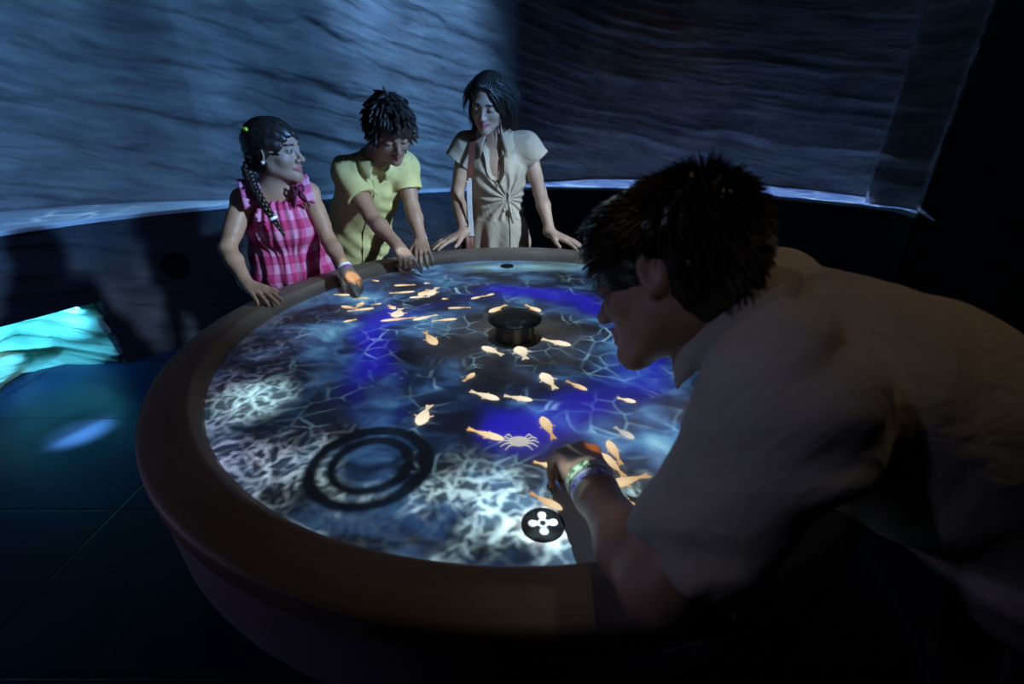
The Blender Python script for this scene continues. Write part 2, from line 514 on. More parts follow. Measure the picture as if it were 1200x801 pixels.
def ring_wall(name, phi0, phi1, nphi, zs, rfun, mat, seed=0, amp=1.0, ampfun=None):
    ph = np.linspace(phi0, phi1, nphi)
    A, Z = np.meshgrid(ph, zs, indexing='ij')
    R = rfun(A, Z)
    s = np.radians(A) * 3.0
    d, zz = strata(s, Z, seed, amp)
    if ampfun is not None:
        d = d * ampfun(A, Z)
    R = R - d
    a = np.radians(A)
    V = np.stack([RC[0] + R * np.cos(a), RC[1] + R * np.sin(a), Z], -1).reshape(-1, 3)
    nz = len(zs)
    i, k = np.meshgrid(np.arange(nphi - 1), np.arange(nz - 1), indexing='ij')
    b = (i * nz + k).ravel()
    F = np.stack([b, b + 1, b + nz + 1, b + nz], -1)
    o = mesh_obj(name, V, F, mat)
    set_attr(o, 'strata', np.stack([s.ravel(), zz.ravel(), Z.ravel()], -1))
    tag(o, kind='structure')
    return o
up = lambda A, Z: np.interp(A, UP_PHI, UP_R)
zs_up = np.linspace(Z_LEDGE - 0.02, Z_CEIL, 230)
left_wall = ring_wall('wall_left', 118, 205, 430, zs_up, up, M_ROCK, 3)
tag(left_wall, 'sweeping layered rock wall lit blue behind the girl and the boy')
# both upper walls share the same noise so the beds run through the joint
back_wall = ring_wall('wall_back', 37.4, 118, 420, zs_up, up, M_ROCK, 3, 1.0, lambda A, Z: 0.55 + 0.45 * np.clip((A - 92) / 22, 0, 1))
tag(back_wall, 'layered rock wall fading into darkness behind the woman')
zs_full = np.linspace(0, Z_CEIL, 90)
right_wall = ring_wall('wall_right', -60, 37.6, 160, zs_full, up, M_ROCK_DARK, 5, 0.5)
tag(right_wall, 'almost black rock wall at the right edge')
front_wall = ring_wall('wall_front', 204.5, 300.5, 120, zs_full, lambda A, Z: 0 * A + 3.3, M_ROCK_DARK, 6, 0.3)
def low_r(A, Z):
    base = np.interp(A, LO_PHI, LO_R)
    al = np.interp(A, AL_PHI, AL_R) + 0.03 * np.sin(Z * 34 + A * 0.7)
    sel = (A > 147.6 + 0.5 * np.sin(Z * 31)) & (Z < 0.402)
    return np.where(sel, al, base)
zs_low = np.concatenate([np.linspace(0, 0.40, 60), np.linspace(0.405, Z_LEDGE, 40)])
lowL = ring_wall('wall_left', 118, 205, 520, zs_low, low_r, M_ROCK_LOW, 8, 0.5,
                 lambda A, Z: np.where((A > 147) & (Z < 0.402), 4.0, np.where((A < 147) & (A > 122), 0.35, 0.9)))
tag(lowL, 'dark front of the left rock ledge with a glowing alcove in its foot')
me = lowL.data
me.materials.append(M_ROCK_PALE)
co = np.empty(len(me.vertices) * 3, np.float32)
me.vertices.foreach_get('co', co)
co = co.reshape(-1, 3)
pf = np.empty(len(me.polygons) * 4, np.int32)
me.polygons.foreach_get('vertices', pf)
cen = co[pf.reshape(-1, 4)].mean(1)
phi_c = np.degrees(np.arctan2(cen[:, 1] - RC[1], cen[:, 0] - RC[0])) % 360
rad_c = np.hypot(cen[:, 0] - RC[0], cen[:, 1] - RC[1])
me.polygons.foreach_set('material_index', ((phi_c > 147.3) & (cen[:, 2] < 0.40)).astype(np.int32))
me.update()
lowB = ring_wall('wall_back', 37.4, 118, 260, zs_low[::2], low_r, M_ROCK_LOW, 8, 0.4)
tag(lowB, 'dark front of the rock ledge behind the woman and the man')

# water lying on the two ledges
def ledge_top(name, p0, p1, mat):
    n = 160
    ph = np.linspace(p0, p1, n)
    V, F = [], []
    for q in ph:
        a = math.radians(q)
        ri = np.interp(q, LO_PHI, LO_R) - 0.012
        ro = max(np.interp(q, UP_PHI, UP_R) + 0.02, ri + 0.02)
        for rr in np.linspace(ri, ro, 6):
            V.append((RC[0] + rr * math.cos(a), RC[1] + rr * math.sin(a), Z_LEDGE))
        V.append((RC[0] + ri * math.cos(a), RC[1] + ri * math.sin(a), Z_LEDGE - 0.025))
    for i in range(n - 1):
        b = i * 7
        for k in range(5):
            F.append((b + k, b + k + 1, b + 8 + k, b + 7 + k))
        F.append((b, b + 7, b + 13, b + 6))
    o = mesh_obj(name, V, F, mat, smooth=False)
    return tag(o, kind='structure')
M_WATER = plain('pale_water_bed', (0.62, 0.66, 0.70), 0.35, 0, 0.1, 14.0, 0.2)
tag(ledge_top('trim_1', 118, 205, M_WATER), 'shallow shelf of rippling pale water on the left ledge')
tag(ledge_top('trim_2', 37.4, 118, M_WATER), 'shelf of bright blue rippling water on the ledge behind')

# floor of dark tiles
m, t, b = material('dark_floor_tiles')
x, y, z = t.sep(t.coord('Object'))
def seam(v, off, size, e=0.4935):
    q = t.m('FRACT', t.m('DIVIDE', t.add(v, off), size))
    return t.ss(t.m('ABSOLUTE', t.add(q, -0.5)), e, e + 0.004)
sm = t.m('MAXIMUM', seam(x, 1.575, 1.228), seam(y, -0.98, 0.614, 0.488))
n = t.noise(t.coord('Object'), 2.5, 5.0)
colr = t.mix(sm, t.ramp(n, [(0.3, (0.014, 0.034, 0.080)), (0.7, (0.020, 0.046, 0.105))]), (0.006, 0.006, 0.007))
t.put(b.inputs['Base Color'], colr)
t.put(b.inputs['Roughness'], t.add(0.30, t.mul(n, 0.12)))
b.inputs['Specular IOR Level'].default_value = 0.3
bump_to(t, b, t.mul(sm, -1.0), 0.4, 0.003)
M_FLOOR = m
bm = bmesh.new()
bmesh.ops.create_circle(bm, cap_ends=True, segments=96, radius=3.75)
floor = bm_obj('floor', bm, M_FLOOR, smooth=False)
floor.location = (RC[0], RC[1], 0)
tag(floor, kind='structure')
bm = bmesh.new()
bmesh.ops.create_circle(bm, cap_ends=True, segments=96, radius=3.75)
ceil = bm_obj('ceiling', bm, plain('black_ceiling', (0.012, 0.012, 0.013), 0.9), smooth=False)
ceil.location = (RC[0], RC[1], Z_CEIL)
tag(ceil, kind='structure')

# dark round recess on the ledge front
def frame_from(zdir, up=(0, 0, 1)):
    zd = Vector(zdir).normalized()
    xd = Vector(up).cross(zd).normalized()
    return Matrix((xd, zd.cross(xd), zd)).transposed()

# ================================================================== the round table
m, t, b = material('brown_worn_rim')
x, y, z = t.sep(t.coord('Object'))
ang = t.m('ARCTAN2', y, x)
rad = t.m('SQRT', t.add(t.mul(x, x), t.mul(y, y)))
n1 = t.noise(t.vec(t.mul(ang, 2.0), t.mul(rad, 22.0)), 2.0, 6.0, 0.6)
n2 = t.noise(t.coord('Object'), 5.0, 5.0, 0.6)
t.put(b.inputs['Base Color'], t.mix(t.mul(n2, 0.9), t.ramp(n1, [(0.3, (0.17, 0.125, 0.095)), (0.72, (0.34, 0.26, 0.20))]), (0.19, 0.16, 0.14)))
b.inputs['Roughness'].default_value = 0.55
bump_to(t, b, n1, 0.25, 0.004)
M_RIM = m
M_BASE = plain('mauve_grey_base', (0.26, 0.22, 0.30), 0.7, 0, 0.15, 8.0, 0.15)
M_SURF = plain('white_projection_top', (0.70, 0.70, 0.70), 0.6, 0, 0.02, 20.0, 0, 0.2)
table = bpy.data.objects.new('projection_table', None)
COL.objects.link(table)
table.location = (TC[0], TC[1], 0)
tag(table, 'big round table with brown rim whose sunken top shows projected water', 'table')
O0 = (0, 0)
lathe('table_top', [(0, Z_SURF), (0.79, Z_SURF), (0.79, Z_SURF - 0.03), (0, Z_SURF - 0.03)], O0, 128, M_SURF, table, smooth=False)
prof = [(0.778, Z_SURF - 0.028), (0.779, Z_SURF + 0.002)]
prof += [(0.783, Z_SURF + 0.005), (0.797, Z_RIM - 0.006), (0.803, Z_RIM - 0.001), (0.810, Z_RIM)]
prof += [(0.845, Z_RIM - 0.001), (0.880, Z_RIM - 0.004), (0.889, Z_RIM - 0.008), (0.8925, Z_RIM - 0.016), (0.893, Z_RIM - 0.03), (0.891, Z_RIM - 0.05), (0.884, Z_RIM - 0.056), (0.778, Z_RIM - 0.066)]
lathe('rim', prof, O0, 192, M_RIM, table, closed=True)
lathe('base', [(0.86, Z_RIM - 0.057), (0.884, Z_RIM - 0.060), (0.887, Z_RIM - 0.066), (0.882, 0.64), (0.868, 0.615), (0.80, 0.59), (0.62, 0.55), (0.58, 0.50), (0.57, 0.06), (0.60, 0.05), (0.60, 0.0)], O0, 128, M_BASE, table)

# black mushroom knob in the middle
M_KNOB = plain('black_knob', (0.045, 0.043, 0.04), 0.45, 0, 0.3, 60.0, 0.1)
kn = lathe('table_knob', [(0, 0.063), (0.066, 0.0625), (0.0745, 0.0610), (0.0765, 0.0580), (0.0760, 0.0545), (0.071, 0.0515), (0.060, 0.048), (0.056, 0.044), (0.0555, 0.010), (0.058, 0.004), (0.060, 0.0)], O0, 64, M_KNOB)
kn.location = (TC[0], TC[1] + 0.0, Z_SURF + 0.0005)
tag(kn, 'black mushroom-shaped knob standing in the middle of the water table', 'knob')

# round buttons
M_BLACK = plain('matt_black', (0.008, 0.008, 0.009), 0.6, 0, 0.3, 40, 0, 0.2)
M_WHITE = plain('white_print', (0.85, 0.86, 0.9), 0.6, 0, 0.03)
def disc_button(loc, rad, label, petals):
    o = lathe('round_button', [(0, 0.003), (rad * 0.97, 0.003), (rad, 0.0015), (rad, 0.0)], O0, 64, M_BLACK)
    o.location = loc
    tag(o, label, 'button', 'round black buttons on the table')
    if petals:
        bm = bmesh.new()
        for k in range(4):
            a = k * math.pi / 2 + 0.06
            pts = []
            n = 28
            for i in range(n):
                q = 2 * math.pi * i / n
                px = 0.0150 + 0.0085 * math.cos(q)
                py = 0.0068 * math.sin(q) * (1.0 + 0.22 * math.cos(q))
                pts.append((px, py))
            vs = [bm.verts.new((p[0] * math.cos(a) - p[1] * math.sin(a), p[0] * math.sin(a) + p[1] * math.cos(a), 0.0042)) for p in pts]
            f = bm.faces.new(vs)
            g = bmesh.ops.extrude_face_region(bm, geom=[f])
            bmesh.ops.translate(bm, verts=[e for e in g['geom'] if isinstance(e, bmesh.types.BMVert)], vec=(0, 0, -0.0010))
        # small ring joining the petals around a dark eye
        n = 32
        for k in range(n):
            a0, a1 = 2 * math.pi * k / n, 2 * math.pi * (k + 1) / n
            bm.faces.new([bm.verts.new((rr * math.cos(a), rr * math.sin(a), 0.0041)) for rr, a in ((0.0050, a0), (0.0092, a0), (0.0092, a1), (0.0050, a1))])
        bm_obj('petal_mark', bm, M_WHITE, o, smooth=False)
    return o
disc_button((TC[0] + 0.041, TC[1] - 0.697, Z_SURF + 0.0005), 0.0345, 'black round button with white four-petal flower near the man', True)
disc_button((TC[0] - 0.029, TC[1] + 0.691, Z_SURF + 0.0005), 0.028, 'small plain black round button at the far edge below the woman', False)

# ================================================================== figures: smooth distance fields turned into meshes
def V3(p):
    return np.array(p, dtype=np.float64)
def unit(p):
    p = V3(p)
    return p / np.linalg.norm(p)
class Field:
    def __init__(self, lo, hi, h):
        self.lo, self.h = V3(lo), h
        self.n = np.ceil((V3(hi) - self.lo) / h).astype(int) + 1
        self.d = np.full(self.n, 10.0, np.float32)
    def window(self, lo, hi, pad):
        i0 = np.clip(np.floor((lo - pad - self.lo) / self.h).astype(int), 0, self.n)
        i1 = np.clip(np.ceil((hi + pad - self.lo) / self.h).astype(int) + 1, 0, self.n)
        sl = tuple(slice(a, b) for a, b in zip(i0, i1))
        ax = [(self.lo[q] + self.h * np.arange(i0[q], i1[q])).astype(np.float32) for q in range(3)]
        return sl, ax[0][:, None, None], ax[1][None, :, None], ax[2][None, None, :]
    def merge(self, sl, e, k, sub):
        a = self.d[sl]
        if sub:
            e = -e
            if k > 0:
                hq = np.maximum(k - np.abs(a - e), 0) / k
                self.d[sl] = np.maximum(a, e) + hq * hq * k * 0.25
            else:
                self.d[sl] = np.maximum(a, e)
        elif k > 0:
            hq = np.maximum(k - np.abs(a - e), 0) / k
            self.d[sl] = np.minimum(a, e) - hq * hq * k * 0.25
        else:
            self.d[sl] = np.minimum(a, e)
    def rc(self, a, b, ra, rb, k=0.01, sub=False):
        a, b = V3(a), V3(b)
        rm = max(ra, rb)
        sl, x, y, z = self.window(np.minimum(a, b) - rm, np.maximum(a, b) + rm, k + 4 * self.h)
        ba = b - a
        bb = float(ba @ ba) + 1e-12
        px, py, pz = x - a[0], y - a[1], z - a[2]
        tt = np.clip((px * ba[0] + py * ba[1] + pz * ba[2]) / bb, 0, 1)
        e = np.sqrt((px - tt * ba[0]) ** 2 + (py - tt * ba[1]) ** 2 + (pz - tt * ba[2]) ** 2) - (ra + tt * (rb - ra))
        self.merge(sl, e.astype(np.float32), k, sub)
    def chain(self, pts, rad, k=0.01, sub=False):
        for p, q, ra, rb in zip(pts[:-1], pts[1:], rad[:-1], rad[1:]):
            self.rc(p, q, ra, rb, k, sub)
    def ball(self, c, r, k=0.01, sub=False):
        self.rc(c, V3(c) + 1e-6, r, r, k, sub)
    def ell(self, c, r, axes=None, k=0.01, sub=False):
        c, r = V3(c), V3(r)
        A = np.eye(3) if axes is None else np.array(axes, dtype=np.float64)      # rows are the axes
        ext = np.sqrt(((A * r[:, None]) ** 2).sum(0))
        sl, x, y, z = self.window(c - ext, c + ext, k + 4 * self.h)
        px, py, pz = x - c[0], y - c[1], z - c[2]
        q = [(A[i, 0] * px + A[i, 1] * py + A[i, 2] * pz) for i in range(3)]
        k0 = np.sqrt(sum((q[i] / r[i]) ** 2 for i in range(3)))
        k1 = np.sqrt(sum((q[i] / r[i] ** 2) ** 2 for i in range(3))) + 1e-9
        e = k0 * (k0 - 1) / k1
        self.merge(sl, e.astype(np.float32), k, sub)
    def cut(self, p, n, lo=None, hi=None):
        """drop everything on the side the normal points to"""
        p, n = V3(p), unit(n)
        end = self.lo + self.h * (self.n - 1)
        sl, x, y, z = self.window(V3(lo) if lo is not None else self.lo, V3(hi) if hi is not None else end, 0)
        e = (x - p[0]) * n[0] + (y - p[1]) * n[1] + (z - p[2]) * n[2]
        self.d[sl] = np.maximum(self.d[sl], e.astype(np.float32))
    def wrinkle(self, fun):
        """add fun(x, y, z) to the distance close to the surface"""
        idx = np.argwhere(np.abs(self.d) < 0.03)
        p = self.lo + self.h * idx
        self.d[idx[:, 0], idx[:, 1], idx[:, 2]] += fun(p[:, 0], p[:, 1], p[:, 2]).astype(np.float32)
    def mesh(self):
        d = self.d
        ins = d < 0
        ins[[0, -1]] = False; ins[:, [0, -1]] = False; ins[:, :, [0, -1]] = False
        nx, ny, nz = d.shape
        cnt = np.zeros((nx - 1, ny - 1, nz - 1), np.int8)
        offs = [(a, b, c) for a in (0, 1) for b in (0, 1) for c in (0, 1)]
        for a, b, c in offs:
            cnt += ins[a:nx - 1 + a, b:ny - 1 + b, c:nz - 1 + c]
        act = np.argwhere((cnt > 0) & (cnt < 8))
        ids = np.full(cnt.shape, -1, np.int32)
        ids[act[:, 0], act[:, 1], act[:, 2]] = np.arange(len(act))
        val = np.stack([d[act[:, 0] + a, act[:, 1] + b, act[:, 2] + c] for a, b, c in offs], 1)
        isn = np.stack([ins[act[:, 0] + a, act[:, 1] + b, act[:, 2] + c] for a, b, c in offs], 1)
        O = np.array(offs, np.float32)
        acc = np.zeros((len(act), 3), np.float32)
        num = np.zeros(len(act), np.float32)
        for i in range(8):
            for j in range(i + 1, 8):
                if np.abs(O[i] - O[j]).sum() != 1:
                    continue
                mk = isn[:, i] != isn[:, j]
                va, vb = val[mk, i], val[mk, j]
                den = va - vb
                tt = np.clip(np.where(np.abs(den) > 1e-9, va / np.where(den == 0, 1, den), 0.5), 0, 1)[:, None]
                acc[mk] += O[i] + tt * (O[j] - O[i])
                num[mk] += 1
        verts = self.lo + self.h * (act + acc / np.maximum(num, 1)[:, None])
        quads = []
        for ax in range(3):
            u_, v_ = (ax + 1) % 3, (ax + 2) % 3
            s0 = [slice(None)] * 3; s1 = [slice(None)] * 3
            s0[ax] = slice(0, -1); s1[ax] = slice(1, None)
            e = np.argwhere(ins[tuple(s0)] != ins[tuple(s1)])
            e = e[(e[:, u_] > 0) & (e[:, v_] > 0)]
            flip = ~ins[e[:, 0], e[:, 1], e[:, 2]]
            q = []
            for du, dv in ((-1, -1), (0, -1), (0, 0), (-1, 0)):
                c = e.copy()
                c[:, u_] += du
                c[:, v_] += dv
                q.append(ids[c[:, 0], c[:, 1], c[:, 2]])
            q = np.stack(q, 1)
            q[flip] = q[flip][:, ::-1]
            quads.append(q)
        quads = np.concatenate(quads)
        quads = quads[(quads >= 0).all(1)]
        return verts, quads

def fast_mesh(name, verts, quads, mat, base, parent=None):
    me = bpy.data.meshes.new(name)
    me.vertices.add(len(verts))
    me.vertices.foreach_set('co', (verts - V3(base)).astype(np.float32).ravel())
    me.loops.add(quads.size)
    me.loops.foreach_set('vertex_index', quads.astype(np.int32).ravel())
    me.polygons.add(len(quads))
    me.polygons.foreach_set('loop_start', np.arange(0, quads.size, quads.shape[1], dtype=np.int32))
    me.update(calc_edges=True)
    me.validate()
    me.shade_smooth()
    me.materials.append(mat)
    o = bpy.data.objects.new(name, me)
    COL.objects.link(o)
    if parent:
        o.parent = parent
    else:
        o.location = base
    return o
def paint_attr(o, colr):
    a = o.data.attributes.new('paint', 'FLOAT_COLOR', 'POINT')
    c = np.concatenate([colr, np.ones((len(colr), 1))], 1).astype(np.float32)
    a.data.foreach_set('color', c.ravel())

class Head:
    def __init__(self, C, F, U, s):
        self.C, self.s = V3(C), s
        self.F = unit(F)
        u_ = V3(U)
        self.U = unit(u_ - (u_ @ self.F) * self.F)
        self.L = np.cross(self.U, self.F)
        self.axes = np.array([self.F, self.L, self.U])
    def p(self, f, l, u):
        return self.C + self.s * (f * self.F + l * self.L + u * self.U)
    def loc(self, P):
        return (P - self.C) @ self.axes.T / self.s
    def build(self, fl, neck, neck_r=0.055, smile=0.0):
        s, p = self.s, self.p
        def E(c, r, k, sub=False): fl.ell(p(*c), V3(r) * s, self.axes, k * s, sub)
        E((-0.012, 0, 0.027), (0.097, 0.075, 0.084), 0.0)
        E((0.026, 0, -0.03), (0.063, 0.060, 0.080), 0.03)
        for q in (-1, 1):
            fl.rc(p(0.005, q * 0.050, -0.060), p(0.068, q * 0.012, -0.098), 0.016 * s, 0.015 * s, 0.03 * s)
        fl.ball(p(0.076, 0, -0.099), 0.017 * s, 0.02 * s)
        for q in (-1, 1):
            fl.ball(p(0.056, q * 0.040, -0.030), 0.022 * s, 0.02 * s)
        fl.rc(p(0.079, -0.030, 0.020), p(0.079, 0.030, 0.020), 0.011 * s, 0.011 * s, 0.02 * s)
        for q in (-1, 1):
            E((0.096, q * 0.033, -0.001), (0.017, 0.020, 0.012), 0.014, True)
            E((0.079, q * 0.033, 0.000), (0.0125, 0.0155, 0.0105), 0.003)
        fl.rc(p(0.086, 0, 0.010), p(0.107, 0, -0.030), 0.0065 * s, 0.0095 * s, 0.012 * s)
        fl.ball(p(0.109, 0, -0.034), 0.0098 * s, 0.006 * s)
        for q in (-1, 1):
            fl.ball(p(0.097, q * 0.0125, -0.038), 0.0085 * s, 0.007 * s)
            fl.ball(p(0.104, q * 0.007, -0.045), 0.0035 * s, 0.003 * s, True)
        for q in (-1, 1):
            fl.rc(p(0.092, 0, -0.060), p(0.080, q * 0.024, -0.064 + smile * 0.008), 0.0075 * s, 0.004 * s, 0.006 * s)
            fl.rc(p(0.091, 0, -0.073), p(0.080, q * 0.021, -0.068 + smile * 0.008), 0.0078 * s, 0.004 * s, 0.006 * s)
            fl.rc(p(0.101, 0, -0.0665), p(0.086, q * 0.026, -0.066 + smile * 0.010), 0.0018 * s, 0.0014 * s, 0.003 * s, True)
        for q in (-1, 1):
            ax = np.array([unit(self.F * 0.93 + q * self.L * 0.35), unit(self.L * 0.93 - q * self.F * 0.35), self.U])
            c = p(-0.012, q * 0.078, -0.008)
            fl.ell(c, V3((0.019, 0.008, 0.032)) * s, ax, 0.006 * s)
            fl.ell(c + q * self.L * 0.008 * s + self.F * 0.001 * s, V3((0.012, 0.006, 0.021)) * s, ax, 0.004 * s, True)
            fl.ball(c - self.U * 0.026 * s + self.F * 0.005 * s, 0.0075 * s, 0.005 * s)
        fl.rc(p(-0.022, 0, -0.045), neck, neck_r * s, neck_r * 1.08 * s, 0.03 * s)
    def paint(self, P, skin, lips, brow, eyes=True, base=None):
        """skin tone with lips, brows and open eyes"""
        q = self.loc(P)
        f, l, u = q.T
        c = np.tile(V3(skin), (len(P), 1)) if base is None else base
        nz = vnoise(P[:, 0] * 60, P[:, 1] * 60, P[:, 2] * 60, 5)[:, None]
        c = c * (0.92 + 0.16 * nz)
        front = f > 0.05
        al = np.abs(l)
        lp = front & (((u + 0.0665) / 0.013) ** 2 + (al / 0.026) ** 2 < 1)
        c[lp] = lips
        bu = 0.022 + 0.05 * (al - 0.016) * (al < 0.034) + (0.0009 - 0.10 * (al - 0.034)) * (al >= 0.034)
        bm_ = front & (al > 0.012) & (al < 0.050) & (np.abs(u - bu) < 0.0046)
        c[bm_] = brow
        if eyes:
            e2 = ((al - 0.033) / 0.0145) ** 2 + ((u + 0.001) / 0.0062) ** 2
            ey = front & (e2 < 1)
            c[front & (e2 < 1.5) & (u > 0.0)] = (0.03, 0.02, 0.018)
            c[ey] = (0.26, 0.24, 0.23)
            iris = ey & ((al - 0.033) ** 2 + (u + 0.001) ** 2 < 0.0066 ** 2)
            c[iris] = (0.025, 0.014, 0.01)
        else:
            e2 = np.abs(u + 0.0055 - 0.12 * (al - 0.033) ** 2 / 0.015)
            c[front & (np.abs(al - 0.033) < 0.015) & (e2 < 0.0016)] = (0.03, 0.02, 0.018)
        return c

def rot(v, ax, deg):
    ax = unit(ax)
    a = math.radians(deg)
    v = V3(v)
    return v * math.cos(a) + np.cross(ax, v) * math.sin(a) + ax * (ax @ v) * (1 - math.cos(a))
FL = [(0.042, 0.025, 0.020), (0.046, 0.029, 0.021), (0.042, 0.027, 0.020), (0.033, 0.020, 0.018)]
def hand(fl, W, D, N, left, s=1.0, curl=((18, 22, 14),) * 4, spread=(9, 3, -4, -12), thumb=(0.6, -0.25, 12), wr=0.026):
    """palm with four fingers and a thumb; D points along the fingers, N out of the back of the hand"""
    W, D = V3(W), unit(D)
    N = V3(N)
    N = unit(N - (N @ D) * D)
    T = np.cross(D, N) if left else np.cross(N, D)        # towards the thumb
    kn_off = (0.030, 0.011, -0.009, -0.027)
    kn_len = (0.090, 0.093, 0.088, 0.080)
    fl.ell(W + s * (0.048 * D + 0.002 * T - 0.004 * N), V3((0.050, 0.036, 0.0135)) * s, np.array([D, T, N]), 0.012 * s)
    fl.rc(W - D * 0.02 * s, W + D * 0.02 * s, wr * s, wr * 0.9 * s, 0.02 * s)
    for i in range(4):
        K = W + s * (kn_len[i] * D + kn_off[i] * T + (0.002 - 0.003 * abs(i - 1.2)) * N)
        fl.rc(W + s * (0.018 * D + kn_off[i] * 0.6 * T), K, 0.0125 * s, 0.0105 * s, 0.010 * s)
        d, n = rot(D, N, spread[i] * (1 if left else -1) * -1.0), N
        ax = np.cross(d, n)
        r0 = (0.0096, 0.0100, 0.0094, 0.0082)[i]
        p0 = K
        for j in range(3):
            d = rot(d, ax, -curl[i][j])
            p1 = p0 + d * FL[i][j] * s
            fl.rc(p0, p1, r0 * (1 - 0.10 * j) * s, r0 * (0.92 - 0.10 * j) * s, 0.005 * s)
            p0 = p1
    a, b, c = thumb
    m0 = W + s * (0.020 * D + 0.020 * T - 0.004 * N)
    td = unit(D + T * a + N * b)
    m1 = m0 + td * 0.042 * s
    m2 = m1 + rot(td, N, c * (-1 if left else 1) * -1.0) * 0.030 * s
    td2 = unit(unit(D) * 1.0 + T * a * 0.45 + N * b)
    m3 = m2 + td2 * 0.024 * s
    fl.rc(m0, m1, 0.0145 * s, 0.0115 * s, 0.012 * s)
    fl.rc(m1, m2, 0.0112 * s, 0.0100 * s, 0.006 * s)
    fl.rc(m2, m3, 0.0100 * s, 0.0080 * s, 0.005 * s)
def arm(fl, sh, el, wr, s=1.0, r=(0.048, 0.042, 0.036, 0.039, 0.025), k=0.02):
    sh, el, wr = V3(sh), V3(el), V3(wr)
    fl.rc(sh, el, r[0] * s, r[2] * s, k)
    fl.rc(sh * 0.65 + el * 0.35, sh * 0.35 + el * 0.65, r[1] * s, r[1] * 0.95 * s, k)
    fl.rc(el, el * 0.68 + wr * 0.32, r[2] * s, r[3] * s, k)
    fl.rc(el * 0.68 + wr * 0.32, wr, r[3] * s, r[4] * s, k)
def ring_band(name, mat, c, axis, r, w, th, base, parent, up=None, n=40, squash=0.86):
    """a bracelet: an oval band round a wrist"""
    ax = unit(axis)
    up = unit(V3((0, 0, 1)) if up is None else up)
    e1 = unit(np.cross(ax, up))
    e2 = np.cross(e1, ax)
    V, F = [], []
    prof = [(-w / 2, 0), (-w / 2, th), (-w / 4, th * 1.25), (w / 4, th * 1.25), (w / 2, th), (w / 2, 0)]
    for i in range(n):
        a = 2 * math.pi * i / n
        for q, h in prof:
            V.append(V3(c) + ax * q + (r + h) * (e1 * math.cos(a) + e2 * squash * math.sin(a)) - V3(base))
    m_ = len(prof)
    for i in range(n):
        for k in range(m_):
            F.append((i * m_ + k, ((i + 1) % n) * m_ + k, ((i + 1) % n) * m_ + (k + 1) % m_, i * m_ + (k + 1) % m_))
    bm = bmesh.new()
    me = bpy.data.meshes.new('t')
    me.from_pydata([tuple(v_) for v_ in V], [], F)
    bm.from_mesh(me)
    bpy.data.meshes.remove(me)
    return bm_obj(name, bm, mat, parent)
def tubes(paths, radii, sides=4):
    """many tapered tubes in one go: paths (n, m, 3), radii (n, m)"""
    n, m_, _ = paths.shape
    tan = np.gradient(paths, axis=1)
    tan /= np.linalg.norm(tan, axis=2, keepdims=True) + 1e-9
    ref = np.where(np.abs(tan[..., 2:3]) < 0.9, np.array([0, 0, 1.0]), np.array([1.0, 0, 0]))
    e1 = np.cross(tan, ref)
    e1 /= np.linalg.norm(e1, axis=2, keepdims=True) + 1e-9
    e2 = np.cross(tan, e1)
    a = np.arange(sides) * 2 * math.pi / sides
    V = paths[:, :, None, :] + radii[:, :, None, None] * (e1[:, :, None, :] * np.cos(a)[None, None, :, None] + e2[:, :, None, :] * np.sin(a)[None, None, :, None])
    idx = np.arange(n * m_ * sides).reshape(n, m_, sides)
    q = np.stack([idx[:, :-1, :], np.roll(idx, -1, 2)[:, :-1, :], np.roll(idx, -1, 2)[:, 1:, :], idx[:, 1:, :]], -1).reshape(-1, 4)
    return V.reshape(-1, 3), q
def join(parts):
    vs, fs, o = [], [], 0
    for v_, f_ in parts:
        vs.append(v_)
        fs.append(f_ + o)
        o += len(v_)
    return np.concatenate(vs), np.concatenate(fs)
def strands(roots, normals, n, length, radius, comb, curl, rng, seg=6, lift=0.35, wave=0.0):
    """hair locks growing from a cap"""
    pick = rng.integers(0, len(roots), n)
    p = roots[pick].copy()
    nr = normals[pick]
    d = nr * lift + comb(p) + rng.normal(0, curl, (n, 3))
    d /= np.linalg.norm(d, axis=1, keepdims=True)
    L = length * rng.uniform(0.6, 1.15, (n, 1))
    ph = rng.uniform(0, 6.28, (n, 1))
    side = np.cross(d, nr)
    P = [p]
    for i in range(seg):
        d = d + comb(p) * 0.25 + rng.normal(0, curl * 0.35, (n, 3)) + side * wave * np.sin(ph + i * 1.9)
        d /= np.linalg.norm(d, axis=1, keepdims=True)
        p = p + d * L / seg
        P.append(p)
    P = np.stack(P, 1)
    R = radius * np.linspace(1.0, 0.25, seg + 1)[None, :] * rng.uniform(0.7, 1.2, (n, 1))
    return tubes(P, R)
def vert_normals(v_, q):
    fn = np.cross(v_[q[:, 2]] - v_[q[:, 0]], v_[q[:, 3]] - v_[q[:, 1]])
    nr = np.zeros_like(v_)
    for k in range(4):
        for ax in range(3):
            nr[:, ax] += np.bincount(q[:, k], fn[:, ax], len(v_))
    return nr / (np.linalg.norm(nr, axis=1, keepdims=True) + 1e-9)

